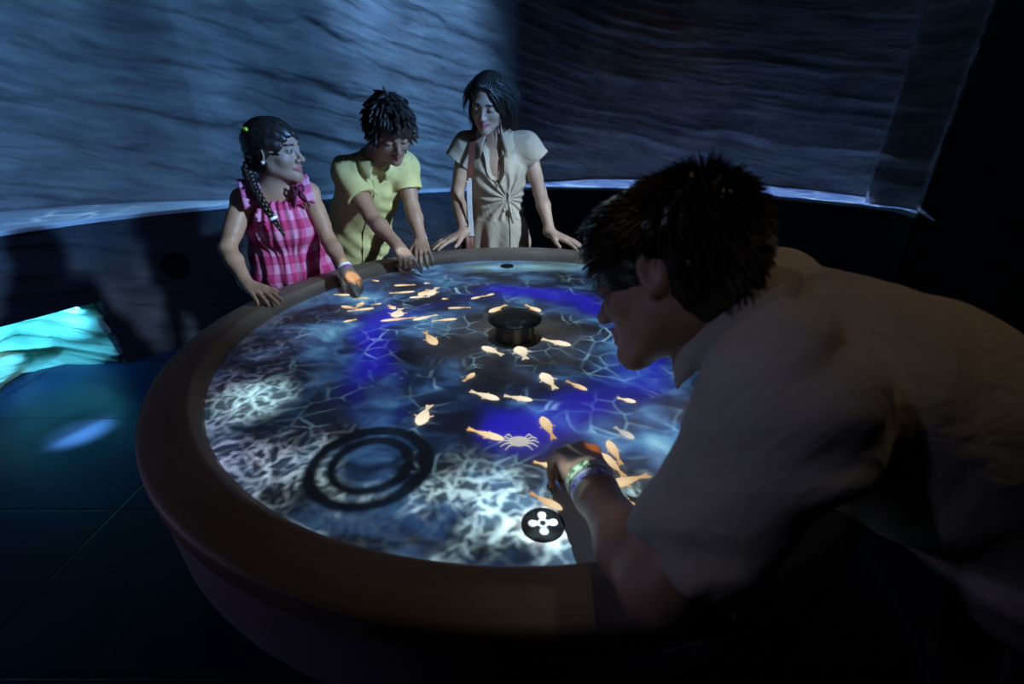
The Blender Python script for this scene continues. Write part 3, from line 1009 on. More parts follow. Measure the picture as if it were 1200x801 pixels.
def paint_material(name, rough=0.5, bump=0.05, bs=180.0, spec=0.4, sss=0.0):
    m, t, b = material(name)
    at = t.n.new('ShaderNodeAttribute')
    at.attribute_name = 'paint'
    t.put(b.inputs['Base Color'], at.outputs['Color'])
    b.inputs['Roughness'].default_value = rough
    b.inputs['Specular IOR Level'].default_value = spec
    if bump:
        bump_to(t, b, t.noise(t.coord('Object'), bs, 2.0), bump, 0.002)
    return m
M_SKIN = paint_material('skin', 0.48, 0.08, 260.0)
def hair_material(name, c0, c1):
    m, t, b = material(name)
    n = t.noise(t.coord('Object'), 55.0, 3.0)
    t.put(b.inputs['Base Color'], t.ramp(n, [(0.3, c0), (0.7, c1)]))
    b.inputs['Roughness'].default_value = 0.38
    return m
M_HAIR = hair_material('dark_hair', (0.010, 0.007, 0.006), (0.035, 0.022, 0.016))
M_HAIR_BOY = hair_material('dark_brown_hair', (0.020, 0.013, 0.011), (0.060, 0.040, 0.032))
M_HAIR_MAN = hair_material('dark_greying_hair', (0.010, 0.008, 0.007), (0.040, 0.028, 0.020))
def cloth(name, colr, rough=0.85, weave=420.0, vary=0.08):
    m, t, b = material(name)
    n = t.noise(t.coord('Object'), 12.0, 3.0)
    t.put(b.inputs['Base Color'], t.ramp(n, [(0.3, tuple(c * (1 - vary) for c in colr)), (0.7, tuple(c * (1 + vary) for c in colr))]))
    b.inputs['Roughness'].default_value = rough
    b.inputs['Specular IOR Level'].default_value = 0.2
    b.inputs['Sheen Weight'].default_value = 0.1
    crease = t.noise(t.coord('Object'), 7.0, 4.0, 0.5, 1.2)
    bump_to(t, b, t.add(t.mul(t.noise(t.coord('Object'), weave, 1.0), 0.012), crease), 0.55, 0.03)
    return m
M_DARK_TROUSER = cloth('dark_trousers', (0.016, 0.018, 0.028))
M_SHOE = plain('dark_shoe_leather', (0.03, 0.025, 0.022), 0.5)
M_SOLE = plain('pale_sole', (0.5, 0.5, 0.48), 0.7)
M_PURPLE = plain('purple_bracelet', (0.45, 0.12, 0.42), 0.5)
M_PINKBAND = plain('pink_bracelet', (0.62, 0.22, 0.42), 0.5)
M_WHITEBAND = plain('white_wristband', (0.75, 0.72, 0.82), 0.45)
M_GREENBAND = plain('pale_green_wristband', (0.62, 0.72, 0.45), 0.45)
M_REDBAND = plain('dark_red_bracelet', (0.20, 0.03, 0.06), 0.5)
M_BLUEBAND = plain('dark_blue_bracelet', (0.06, 0.05, 0.22), 0.5)
M_GOLD = plain('gold', (0.8, 0.55, 0.2), 0.3, 1.0)

def torso(fl, pel, wai, che, shR, shL, neck, Lt, Ft, w=1.0, k=0.06):
    """pelvis, waist, chest, shoulders and the slope to the neck"""
    Lt, Ft = unit(Lt), unit(Ft)
    Ut = np.cross(Lt, Ft) * (1 if np.cross(Lt, Ft)[2] > 0 else -1)
    A = np.array([Lt, Ft, Ut])
    fl.ell(pel, V3((0.155, 0.105, 0.11)) * w, A, 0.0)
    fl.ell(wai, V3((0.128, 0.092, 0.13)) * w, A, k)
    fl.ell(che, V3((0.145, 0.100, 0.145)) * w, A, k)
    fl.rc(pel, wai, 0.085 * w, 0.085 * w, k)
    fl.rc(wai, che, 0.085 * w, 0.085 * w, k)
    fl.rc(shR, shL, 0.052 * w, 0.052 * w, k * 0.7)
    for sh in (shR, shL):
        fl.rc(V3(sh) * 0.75 + V3(neck) * 0.25 - Ut * 0.005, V3(neck), 0.040 * w, 0.045 * w, 0.04 * w)
def legs(fl, hips, knees, ankles, s=1.0, k=0.03, grow=0.0):
    for h_, kn_, an in zip(hips, knees, ankles):
        fl.rc(h_, kn_, 0.082 * s + grow, 0.054 * s + grow, k)
        fl.rc(kn_, V3(kn_) * 0.68 + V3(an) * 0.32, 0.052 * s + grow, 0.054 * s + grow, k)
        fl.rc(V3(kn_) * 0.68 + V3(an) * 0.32, an, 0.054 * s + grow, 0.036 * s + grow, k)
def foot(fl, an, d, s=1.0):
    an, d = V3(an), unit((d[0], d[1], 0))
    toe = np.array([an[0], an[1], 0.022 * s]) + d * 0.145 * s
    heel = np.array([an[0], an[1], 0.026 * s]) - d * 0.035 * s
    fl.rc(an, heel, 0.034 * s, 0.026 * s, 0.02)
    fl.rc(heel, toe, 0.026 * s, 0.021 * s, 0.02)
    fl.rc(an, toe, 0.034 * s, 0.021 * s, 0.03)
def shoe(name, an, d, s, base, parent, mat=None):
    an, d = V3(an), unit((d[0], d[1], 0))
    f = Field(np.array([an[0], an[1], 0]) - 0.24, np.array([an[0], an[1], 0]) + 0.24, 0.005)
    toe = np.array([an[0], an[1], 0.034 * s]) + d * 0.150 * s
    heel = np.array([an[0], an[1], 0.040 * s]) - d * 0.038 * s
    f.rc(heel, toe, 0.036 * s, 0.033 * s, 0)
    f.rc(np.array([an[0], an[1], 0.075 * s]), toe, 0.045 * s, 0.030 * s, 0.03)
    f.cut((0, 0, 0.006), (0, 0, -1))
    v_, q = f.mesh()
    return fast_mesh(name, v_, q, mat or M_SHOE, base, parent)
def sleeve(fl, sh, end, r0, r1, arm_r, k=0.03):
    sh, end = V3(sh), V3(end)
    d = unit(end - sh)
    tip = end + d * 0.05
    sl, x, y, z = fl.window(np.minimum(sh, tip) - r0, np.maximum(sh, tip) + r0, 0.03 + k)
    tmp = Field.__new__(Field)
    tmp.lo, tmp.h, tmp.n = fl.lo, fl.h, fl.n
    tmp.d = np.full(fl.d[sl].shape, 10.0, np.float32)
    ba = tip - sh
    bb = float(ba @ ba)
    px, py, pz = x - sh[0], y - sh[1], z - sh[2]
    tt = np.clip((px * ba[0] + py * ba[1] + pz * ba[2]) / bb, 0, 1)
    dist = np.sqrt((px - tt * ba[0]) ** 2 + (py - tt * ba[1]) ** 2 + (pz - tt * ba[2]) ** 2)
    along = px * d[0] + py * d[1] + pz * d[2] - float((end - sh) @ d)
    e = np.maximum(dist - (r0 + tt * (r1 - r0)), along)
    e = np.maximum(e, -np.maximum(dist - (arm_r + 0.006), -along - 0.035))
    fl.merge(sl, e.astype(np.float32), k, False)
def folds(seed, amp, fx, fy, fz):
    return lambda x, y, z: amp * (fbm(x * fx + 20, y * fy + 20, z * fz + 20, seed, 3) - 0.5) * 2
def finish(fl, name, mat, base, parent=None):
    v_, q = fl.mesh()
    return fast_mesh(name, v_, q, mat, base, parent)
SKIN = (0.40, 0.235, 0.16)

# ------------------------------------------------------------------ shared bits of clothing
def collar(name, mat, c, axis, fwd, r, base, parent, hgt=0.034, out=0.026, open_deg=22, tipdrop=0.022, squash=0.9):
    """a folded shirt collar, open at the front, with two points"""
    ax, fw = unit(axis), unit(V3(fwd) - (V3(fwd) @ unit(axis)) * unit(axis))
    sd = np.cross(ax, fw)
    n = 44
    V, F = [], []
    for i in range(n + 1):
        tt = i / n
        a = math.radians(open_deg + (360 - 2 * open_deg) * tt)
        dr = fw * math.cos(a) * squash + sd * math.sin(a)
        e = min(tt, 1 - tt)
        tip = max(0.0, 1 - e / 0.16)
        low = -ax * (tipdrop * tip ** 1.5)
        spread = 0.012 * tip
        prof = [(r - 0.003, -0.012, 0), (r - 0.002, hgt * 0.9, 0), (r + 0.001, hgt, 0), (r + 0.006, hgt * 0.93, 0.1), (r + out * 0.6 + spread * 0.6, hgt * 0.35, 0.6),
                (r + out + spread, -0.004, 1), (r + out + spread - 0.003, -0.007, 1), (r + out * 0.5, hgt * 0.30, 0.6), (r + 0.004, hgt * 0.80, 0.1)]
        for rr, hh_, lw in prof:
            V.append(V3(c) + dr * rr + ax * hh_ + low * lw - V3(base))
    m_ = 9
    for i in range(n):
        for k in range(m_):
            F.append((i * m_ + k, (i + 1) * m_ + k, (i + 1) * m_ + (k + 1) % m_, i * m_ + (k + 1) % m_))
    F.append(tuple(range(m_)))
    F.append(tuple(n * m_ + k for k in range(m_)))
    bm = bmesh.new()
    me = bpy.data.meshes.new('t')
    me.from_pydata([tuple(v_) for v_ in V], [], F)
    bm.from_mesh(me)
    bpy.data.meshes.remove(me)
    return bm_obj(name, bm, mat, parent)
def snap(o, base, P, off):
    """place a small part against the surface of another mesh: nearest point plus an offset along the normal"""
    ok, loc, nrm, idx = o.closest_point_on_mesh(Vector(V3(P) - V3(base)))
    return np.array(loc) + np.array(nrm) * off, np.array(nrm)
def button(name, mat, surf, base, P, r):
    loc, nrm = snap(surf, base, P, 0.0)
    bm = bmesh.new()
    bmesh.ops.create_cone(bm, cap_ends=True, segments=14, radius1=r, radius2=r * 0.85, depth=0.004)
    o = bm_obj(name, bm, mat, surf, smooth=False)
    o.matrix_local = Matrix.Translation(Vector(loc + nrm * 0.001)) @ frame_from(nrm).to_4x4()
    return o
def strip_on(name, mat, surf, base, pts, width, off=0.003, parent=None, n=40, thick=0.003):
    """a flat band laid along a line of points on a garment"""
    P = np.array(pts, dtype=float)
    d = np.concatenate([[0], np.cumsum(np.linalg.norm(np.diff(P, axis=0), axis=1))])
    tt = np.linspace(0, d[-1], n)
    Q = np.stack([np.interp(tt, d, P[:, k]) for k in range(3)], 1)
    V, F = [], []
    S_ = [snap(surf, base, q, off) for q in Q]
    loc = np.array([s_[0] for s_ in S_])
    nr = np.array([s_[1] for s_ in S_])
    for it in range(3):
        loc[1:-1] = loc[1:-1] * 0.5 + (loc[:-2] + loc[2:]) * 0.25
        nr[1:-1] = nr[1:-1] * 0.5 + (nr[:-2] + nr[2:]) * 0.25
    tg = np.gradient(loc, axis=0)
    for i in range(n):
        s_ = unit(np.cross(tg[i], nr[i]))
        for q, h_ in ((-1, 0), (-1, thick), (1, thick), (1, 0)):
            V.append(loc[i] + s_ * q * width / 2 + nr[i] * (h_ - thick * 0.4))
    for i in range(n - 1):
        for k in range(4):
            F.append((i * 4 + k, i * 4 + (k + 1) % 4, i * 4 + 4 + (k + 1) % 4, i * 4 + 4 + k))
    F += [(0, 1, 2, 3), tuple(4 * (n - 1) + k for k in range(4))]
    bm = bmesh.new()
    me = bpy.data.meshes.new('t')
    me.from_pydata([tuple(v_) for v_ in V], [], F)
    bm.from_mesh(me)
    bpy.data.meshes.remove(me)
    return bm_obj(name, bm, mat, parent or surf, smooth=False)
def hair_cap(hd, h, grow, face_cut, nape=-0.075, extra=None):
    s = hd.s
    f = Field(hd.C - 0.21 * s, hd.C + 0.21 * s, h)
    f.ell(hd.p(-0.012, 0, 0.027), V3((0.097 + grow, 0.075 + grow, 0.084 + grow)) * s, hd.axes, 0.0)
    f.ell(hd.p(-0.035, 0, -0.02), V3((0.070 + grow * 0.7, 0.062 + grow * 0.7, 0.075)) * s, hd.axes, 0.02 * s)
    if extra:
        extra(f)
    for c, r in face_cut:
        f.ell(hd.p(*c), V3(r) * s, hd.axes, 0.012 * s, True)
    f.cut(hd.p(0, 0, nape), -hd.U + hd.F * 0.5)
    return f

# ================================================================== the girl
def girl():
    base = V3((-0.87, 1.82, 0))
    pel, wai, che = V3((-0.885, 1.845, 0.74)), V3((-0.865, 1.815, 0.90)), V3((-0.835, 1.765, 1.04))
    shR, shL, neck = V3((-0.925, 1.69, 1.128)), V3((-0.738, 1.795, 1.135)), V3((-0.828, 1.745, 1.160))
    Lt = unit(shL - shR); Lt[2] = 0
    Ft = unit((Lt[1], -Lt[0], 0))
    hd = Head((-0.802, 1.735, 1.283), (0.98, -0.14, 0.02), (-0.03, 0.0, 1), 0.86)
    fl = Field(base + (-0.36, -0.48, -0.03), base + (0.44, 0.30, 1.44), 0.0034)
    torso(fl, pel, wai, che, shR, shL, neck, Lt, Ft, 0.74, 0.045)
    elR, wrR = V3((-0.950, 1.57, 0.990)), V3((-0.868, 1.492, 0.893))
    elL, wrL = V3((-0.675, 1.745, 0.975)), V3((-0.602, 1.668, 0.895))
    arm(fl, shR, elR, wrR, 0.72, k=0.015)
    arm(fl, shL, elL, wrL, 0.72, k=0.015)
    hand(fl, wrR, (0.72, -0.52, -0.13), (0.1, -0.05, 1), False, 0.80, ((8, 10, 6),) * 4, (10, 3, -4, -12), (0.7, -0.1, 10), 0.024)
    hand(fl, wrL, (0.56, -0.56, -0.42), (0.45, -0.25, 0.85), True, 0.80, ((2, 4, 3), (18, 20, 10), (30, 34, 16), (36, 40, 20)), (4, 2, -3, -8), (0.5, -0.45, 14), 0.024)
    hR, hL = pel - Lt * 0.075 - (0, 0, 0.02), pel + Lt * 0.075 - (0, 0, 0.02)
    anR, anL = hR * (1, 1, 0) + (-0.01, 0.0, 0.07), hL * (1, 1, 0) + (0.01, 0.0, 0.07)
    kR, kL = (hR + anR) / 2 + Ft * 0.015, (hL + anL) / 2 + Ft * 0.015
    legs(fl, (hR, hL), (kR, kL), (anR, anL), 0.78)
    foot(fl, anR, Ft - Lt * 0.2, 0.85)
    foot(fl, anL, Ft + Lt * 0.2, 0.85)
    hd.build(fl, neck, 0.052, 0.6)
    v_, q = fl.mesh()
    body = fast_mesh('person', v_, q, M_SKIN, base)
    paint_attr(body, hd.paint(v_, SKIN, (0.42, 0.13, 0.12), (0.03, 0.018, 0.012)))
    tag(body, 'girl in pink gingham top with long braid, looking right and pointing at the water', 'person')
    # gingham top
    top = Field(base + (-0.26, -0.30, 0.66), base + (0.30, 0.22, 1.24), 0.0032)
    Ut = V3((0, 0, 1))
    A = np.array([Lt, Ft, Ut])
    top.ell(che + (0, 0, 0.01), (0.128, 0.098, 0.13), A, 0)
    for i, (c, ra, rb) in enumerate(((che - (0, 0, 0.02), 0.128, 0.100), (wai + (0, 0, 0.04), 0.135, 0.106), (wai, 0.140, 0.112), (wai - (0, 0, 0.06), 0.148, 0.122), (pel + (0, 0, 0.07), 0.158, 0.132), (pel + (0, 0, 0.0), 0.166, 0.140))):
        top.ell(c + Ft * 0.008, (ra, rb, 0.075), A, 0.03)
    top.cut((0, 0, 0.765), (0, 0, -1))
    top.cut(neck + Ft * 0.06 - (0, 0, 0.042), Ut + Ft * 0.25)
    for sh, el in ((shR, elR), (shL, elL)):
        top.rc(sh + (0, 0, 0.01), sh * 0.55 + el * 0.45, 0.047, 0.044, 0.008, True)
    cen_ = che
    def gather(x, y, z):
        a = np.arctan2((x - cen_[0]) * Lt[0] + (y - cen_[1]) * Lt[1], (x - cen_[0]) * Ft[0] + (y - cen_[1]) * Ft[1])
        g = np.clip((z - 0.80) / 0.30, 0, 1)
        return 0.0045 * g * np.sin(a * 24 + 2 * vnoise(a * 3 + 9, z * 9)) + 0.005 * (1 - g) * np.sin(a * 9 + 3 * vnoise(a * 2 + 5, z * 5 + 3)) + 0.004 * (fbm(x * 14 + 30, y * 14 + 30, z * 10, 3, 3) - 0.5)
    top.wrinkle(gather)
    m, t, b = material('pink_gingham')
    at = t.n.new('ShaderNodeAttribute')
    at.attribute_name = 'pat'
    x, y, z = t.sep(at.outputs['Vector'])
    def stripe(v_, p):
        return t.ss(t.m('ABSOLUTE', t.add(t.m('FRACT', t.m('DIVIDE', v_, p)), -0.5)), 0.235, 0.265)
    sx, sy = stripe(x, 0.066), stripe(y, 0.066)
    k = t.mul(t.add(sx, sy), 0.5)
    t.put(b.inputs['Base Color'], t.mix(t.mul(t.noise(t.coord('Object'), 300.0, 1.0), 0.25), t.ramp(k, [(0.0, (0.66, 0.30, 0.50)), (0.5, (0.58, 0.10, 0.28)), (1.0, (0.46, 0.016, 0.12))]), (0.6, 0.2, 0.35)))
    b.inputs['Roughness'].default_value = 0.85
    b.inputs['Specular IOR Level'].default_value = 0.2
    bump_to(t, b, t.noise(t.coord('Object'), 500.0, 1.0), 0.12, 0.001)
    M_GING = m
    v_, q = top.mesh()
    top_o = fast_mesh('gingham_top', v_, q, M_GING, base, body)
    rel = v_ - che
    ang_ = np.arctan2(rel @ np.array(Lt), rel @ np.array(Ft))
    set_attr(top_o, 'pat', np.stack([ang_ * 0.135 + 0.01, v_[:, 2] + 0.01, 0 * ang_], 1))
    # ruffled straps
    for sh, sg in ((shR, -1), (shL, 1)):
        inn = sh * 0.66 + neck * 0.34
        ctrl = np.array([inn + Ft * 0.082 - Ut * 0.030, inn + Ft * 0.070 + Ut * 0.005, inn + Ft * 0.035 + Ut * 0.038, inn + Ut * 0.048, inn - Ft * 0.035 + Ut * 0.036, inn - Ft * 0.075 - Ut * 0.01])
        n = 40
        ti = np.linspace(0, len(ctrl) - 1, n)
        pth = np.stack([np.interp(ti, np.arange(len(ctrl)), ctrl[:, k2]) for k2 in range(3)], 1)
        for it in range(4):
            pth[1:-1] = pth[1:-1] * 0.5 + (pth[:-2] + pth[2:]) * 0.25
        V, Fq, pat = [], [], []
        wd = 9
        for i in range(n):
            for j in range(wd):
                w_ = j / (wd - 1) - 0.35
                fl_ = 0.010 * math.sin(i * 1.15 + j * 0.3) * abs(w_) * 2.0
                pp = pth[i] + Lt * sg * w_ * 0.062 + Ut * (fl_ + 0.016 * max(w_, 0) - 0.012 * abs(w_))
                V.append(pp - base)
                pat.append((w_ * 0.06, i * 0.006, 0))
        for i in range(n - 1):
            for j in range(wd - 1):
                Fq.append((i * wd + j, i * wd + j + 1, (i + 1) * wd + j + 1, (i + 1) * wd + j))
        st = mesh_obj('shoulder_ruffle', V, Fq, M_GING, top_o)
        set_attr(st, 'pat', pat)
        so = st.modifiers.new('cloth', 'SOLIDIFY')
        so.thickness = 0.003
    # tie on her left strap
    bow = shL * 0.6 + neck * 0.4 + Ft * 0.075 + Ut * 0.02
    bm_p = []
    for dx in (-0.022, 0.024):
        pth = np.array([[bow + Lt * dx * k2 + Ft * 0.012 * math.sin(k2 * 2.2) - Ut * (0.055 * k2 ** 1.3) for k2 in np.linspace(0, 1.1, 10)]])
        bm_p.append(tubes(pth, np.full((1, 10), 0.0042), 8))
    pth = np.array([[bow + Lt * 0.017 * math.cos(a) + Ut * 0.012 * math.sin(2 * a) + Ft * 0.008 for a in np.linspace(0, 2 * math.pi, 20)]])
    bm_p.append(tubes(pth, np.full((1, 20), 0.004), 8))
    v2, q2 = join(bm_p)
    fast_mesh('strap_tie', v2, q2, cloth('dark_tie', (0.10, 0.02, 0.05)), base, top_o)
    # shorts and shoes
    sh_ = Field(base + (-0.25, -0.22, 0.40), base + (0.25, 0.24, 0.86), 0.005)
    sh_.ell(pel, (0.128, 0.095, 0.10), A, 0)
    for h_, kn in ((hR, kR), (hL, kL)):
        sh_.rc(h_, kn + (0, 0, 0.06), 0.076, 0.064, 0.03)
    finish(sh_, 'shorts', M_DARK_TROUSER, base, body)
    for an, d in ((anR, Ft - Lt * 0.2), (anL, Ft + Lt * 0.2)):
        shoe('shoe', an, d, 0.86, base, body)
    # hair, plaited close to the head, and the long braid
    cap = hair_cap(hd, 0.0024, 0.012, [((0.100, 0, -0.045), (0.075, 0.085, 0.100)), ((0.035, 0.085, -0.05), (0.050, 0.03, 0.062)), ((0.035, -0.085, -0.05), (0.050, 0.03, 0.062))], -0.07)
    def rows(x, y, z):
        qq = hd.loc(np.stack([x, y, z], 1))
        a = np.arctan2(qq[:, 1], qq[:, 2] + 0.02)
        tr = np.abs(np.sin(a * 7.5))
        tw = np.abs(np.sin(qq[:, 0] * 120 + np.sign(np.sin(a * 7.5)) * 1.2))
        return -0.0045 * tr + 0.0012 - 0.0012 * tw * tr
    cap.wrinkle(rows)
    v_, q = cap.mesh()
    hair = fast_mesh('hair', v_, q, M_HAIR, base, body)
    pts = np.array([hd.p(-0.080, -0.030, -0.02), (-0.893, 1.70, 1.225), (-0.873, 1.672, 1.195), (-0.853, 1.645, 1.170), (-0.826, 1.622, 1.135), (-0.806, 1.617, 1.097), (-0.786, 1.622, 1.048), (-0.776, 1.625, 1.02)])
    d = np.concatenate([[0], np.cumsum(np.linalg.norm(np.diff(pts, axis=0), axis=1))])
    n = 90
    tt = np.linspace(0, d[-1], n)
    cl = np.stack([np.interp(tt, d, pts[:, k2]) for k2 in range(3)], 1)
    for it in range(6):
        cl[1:-1] = cl[1:-1] * 0.5 + (cl[:-2] + cl[2:]) * 0.25
    tg = np.gradient(cl, axis=0)
    tg /= np.linalg.norm(tg, axis=1, keepdims=True)
    e1 = np.cross(tg, Ft); e1 /= np.linalg.norm(e1, axis=1, keepdims=True)
    e2 = np.cross(tg, e1)
    tap = np.interp(np.linspace(0, 1, n), [0, 0.15, 0.75, 0.88, 1], [0.9, 1.1, 0.75, 0.5, 0.25])
    P, R = [], []
    for k2 in range(3):
        ph = tt * 2 * math.pi / 0.052 + k2 * 2 * math.pi / 3
        P.append(cl + e1 * (0.0095 * np.sin(ph) * tap)[:, None] + e2 * (0.0055 * np.sin(2 * ph) * tap)[:, None])
        R.append(0.0088 * tap)
    v2, q2 = tubes(np.array(P), np.array(R), 10)
    br = fast_mesh('braid', v2, q2, M_HAIR, base, hair)
    bd = lambda nm, mt, i, r_: ring_band(nm, mt, cl[i], tg[i], r_, 0.010, 0.003, base, br, squash=1)
    bd('hair_elastic', M_WHITEBAND, 70, 0.012)
    ties = (('hair_tie', plain('yellow_green_tie', (0.62, 0.85, 0.05), 0.5), hd.p(-0.055, -0.062, 0.076)), ('hair_tie', plain('yellow_tie', (0.75, 0.62, 0.05), 0.5), hd.p(-0.096, -0.030, 0.050)), ('hair_tie', plain('orange_tie', (0.75, 0.22, 0.06), 0.5), hd.p(-0.098, -0.028, -0.022)))
    for nm, mt, c in ties:
        l_, nr = snap(hair, base, c, 0.0)
        bm = bmesh.new()
        for dx in (-1, 1):
            bmesh.ops.create_uvsphere(bm, u_segments=12, v_segments=8, radius=0.0095, matrix=Matrix.Translation((dx * 0.008, 0, 0)) @ Matrix.Diagonal((1, 0.7, 0.7, 1)))
        bmesh.ops.create_uvsphere(bm, u_segments=10, v_segments=6, radius=0.005)
        o = bm_obj(nm, bm, mt, hair)
        o.matrix_local = Matrix.Translation(Vector(l_)) @ frame_from(nr).to_4x4()
    # wrist bands on her left arm, ear stud
    da = unit(wrL - elL)
    ring_band('bracelet', M_WHITEBAND, wrL - da * 0.004, da, 0.0225, 0.010, 0.003, base, body)
    ring_band('bracelet', M_PURPLE, wrL + da * 0.008, da, 0.0220, 0.009, 0.003, base, body)
    bm = bmesh.new()
    bmesh.ops.create_uvsphere(bm, u_segments=10, v_segments=8, radius=0.006)
    e = bm_obj('earring', bm, plain('pale_pearl', (0.8, 0.75, 0.7), 0.3), body)
    e.location = Vector(hd.p(-0.006, -0.084, -0.036) - base)
girl()

# ================================================================== the boy
def boy():
    base = V3((-0.76, 2.30, 0))
    pel, wai, che = V3((-0.735, 2.285, 0.80)), V3((-0.690, 2.215, 0.97)), V3((-0.612, 2.135, 1.10))
    shR, shL, neck = V3((-0.672, 2.055, 1.180)), V3((-0.462, 2.150, 1.190)), V3((-0.552, 2.055, 1.232))
    Lt = unit((shL - shR) * (1, 1, 0.3))
    Up = unit(che - pel)
    Ft = unit(np.cross(Up, Lt)) 
    if Ft[1] > 0: Ft = -Ft
    hd = Head((-0.462, 1.985, 1.338), (0.42, -0.70, -0.54), (0.20, -0.50, 0.85), 0.90)
    fl = Field(base + (-0.30, -0.62, -0.03), base + (0.50, 0.28, 1.50), 0.0036)
    torso(fl, pel, wai, che, shR, shL, neck, Lt, Ft, 0.80, 0.05)
    elR, wrR = V3((-0.570, 1.970, 1.015)), V3((-0.458, 1.880, 0.922))
    elL, wrL = V3((-0.430, 2.100, 1.030)), V3((-0.388, 2.020, 0.914))
    arm(fl, shR, elR, wrR, 0.86, k=0.015)
    arm(fl, shL, elL, wrL, 0.86, k=0.015)
    hand(fl, wrR, (0.52, -0.62, -0.46), (0.25, -0.30, 0.95), False, 0.86, ((6, 4, 4), (52, 62, 30), (58, 66, 32), (60, 66, 32)), (2, 1, -2, -5), (0.45, -0.5, 16), 0.025)
    hand(fl, wrL, (0.20, -0.85, -0.40), (0.0, -0.35, 0.95), True, 0.86, ((12, 16, 10),) * 4, (9, 3, -5, -14), (0.8, -0.2, 8), 0.025)
    hR, hL = pel - Lt * 0.08 - (0, 0, 0.02), pel + Lt * 0.08 - (0, 0, 0.02)
    anR, anL = hR * (1, 1, 0) + (-0.05, 0.02, 0.08), hL * (1, 1, 0) + (0.0, 0.03, 0.08)
    kR, kL = (hR + anR) / 2 + Ft * 0.02, (hL + anL) / 2 + Ft * 0.02
    legs(fl, (hR, hL), (kR, kL), (anR, anL), 0.88)
    foot(fl, anR, Ft, 0.95)
    foot(fl, anL, Ft, 0.95)
    hd.build(fl, neck, 0.053)
    v_, q = fl.mesh()
    body = fast_mesh('person', v_, q, M_SKIN, base)
    paint_attr(body, hd.paint(v_, SKIN, (0.38, 0.13, 0.11), (0.03, 0.018, 0.012), eyes=False))
    tag(body, 'boy in yellow short-sleeved shirt leaning over and pointing with a straight arm', 'person')
    m, t, b = material('yellow_shirt_cloth')
    vo = t.voro(t.coord('Object'), 26.0, 'F1')
    mk = t.mul(t.ss(vo, 0.24, 0.16), t.ss(t.noise(t.coord('Object'), 170.0, 2.0), 0.46, 0.56))
    n = t.noise(t.coord('Object'), 14.0, 3.0)
    t.put(b.inputs['Base Color'], t.mix(t.mul(mk, 0.55), t.ramp(n, [(0.3, (0.66, 0.58, 0.24)), (0.7, (0.76, 0.68, 0.32))]), (0.35, 0.30, 0.10)))
    b.inputs['Roughness'].default_value = 0.85
    b.inputs['Specular IOR Level'].default_value = 0.2
    bump_to(t, b, t.noise(t.coord('Object'), 450.0, 1.0), 0.12, 0.001)
    M_YEL = m
    A = np.array([Lt, Ft, Up])
    s_ = Field(base + (-0.26, -0.36, 0.70), base + (0.44, 0.24, 1.34), 0.0034)
    s_.ell(che, (0.138, 0.102, 0.135), A, 0)
    s_.ell(che * 0.5 + wai * 0.5, (0.132, 0.104, 0.11), A, 0.04)
    s_.ell(wai, (0.134, 0.106, 0.11), A, 0.04)
    s_.ell(wai * 0.5 + pel * 0.5, (0.142, 0.112, 0.10), A, 0.04)
    s_.ell(pel, (0.148, 0.116, 0.10), A, 0.04)
    s_.rc(shR, shL, 0.054, 0.054, 0.04)
    for sh in (shR, shL):
        s_.rc(sh, neck - Up * 0.008, 0.050, 0.046, 0.03)
    s_.cut(pel - Up * 0.055, -Up)
    s_.rc(neck + Up * 0.0, hd.p(-0.02, 0, -0.05), 0.050, 0.056, 0.006, True)
    s_.wrinkle(folds(4, 0.009, 8, 8, 11))
    s_.wrinkle(lambda x, y, z: 0.0045 * np.sin((x * 0.9 - y * 0.3 + z * 0.55) * 85 + 6 * vnoise(x * 9 + 9, y * 9 + 9, z * 9)) * np.clip(vnoise(x * 8 + 30, y * 8 + 30, z * 8) * 2 - 0.6, 0, 1))
    sleeve(s_, shR, shR * 0.42 + elR * 0.58, 0.060, 0.061, 0.038)
    sleeve(s_, shL, shL * 0.42 + elL * 0.58, 0.060, 0.061, 0.038)
    shirt = finish(s_, 'shirt', M_YEL, base, body)
    collar('collar', M_YEL, neck - Up * 0.012 + Ft * 0.006, Up, Ft, 0.056, base, shirt, 0.034, 0.026, 20, 0.026)
    top_ = neck + Ft * 0.07 - Up * 0.05
    ln = [top_, che + Ft * 0.11, wai + Ft * 0.12, pel + Ft * 0.13 - Up * 0.04]
    strip_on('placket', M_YEL, shirt, base, ln, 0.026)
    M_BTN = plain('pale_button', (0.75, 0.7, 0.55), 0.4)
    for k2 in np.linspace(0.1, 0.92, 6):
        i = k2 * 3
        j = int(i)
        button('button', M_BTN, shirt, base, ln[j] * (1 - i + j) + ln[j + 1] * (i - j) + Ft * 0.004, 0.0055)
    pk = che - Lt * 0.062 + Ft * 0.10
    # trousers and shoes
    tr = Field(base + (-0.26, -0.26, 0.02), base + (0.28, 0.26, 0.96), 0.006)
    tr.ell(pel, (0.136, 0.100, 0.105), A, 0)
    legs(tr, (hR, hL), (kR, kL), (anR, anL), 0.88, 0.03, 0.012)
    tr.cut((0, 0, 0.065), (0, 0, -1))
    tr.wrinkle(folds(6, 0.006, 8, 8, 12))
    finish(tr, 'trousers', M_DARK_TROUSER, base, body)
    for an in (anR, anL):
        shoe('shoe', an, Ft, 0.95, base, body)
    # thick wavy hair falling forward
    cap = hair_cap(hd, 0.003, 0.018, [((0.105, 0, -0.055), (0.065, 0.080, 0.085)), ((0.040, 0.085, -0.055), (0.045, 0.028, 0.050)), ((0.040, -0.085, -0.055), (0.045, 0.028, 0.050))], -0.055)
    cap.wrinkle(folds(12, 0.009, 30, 30, 30))
    v_, q = cap.mesh()
    hair = fast_mesh('hair', v_, q, M_HAIR_BOY, base, body)
    rng = np.random.default_rng(3)
    ql = hd.loc(v_)
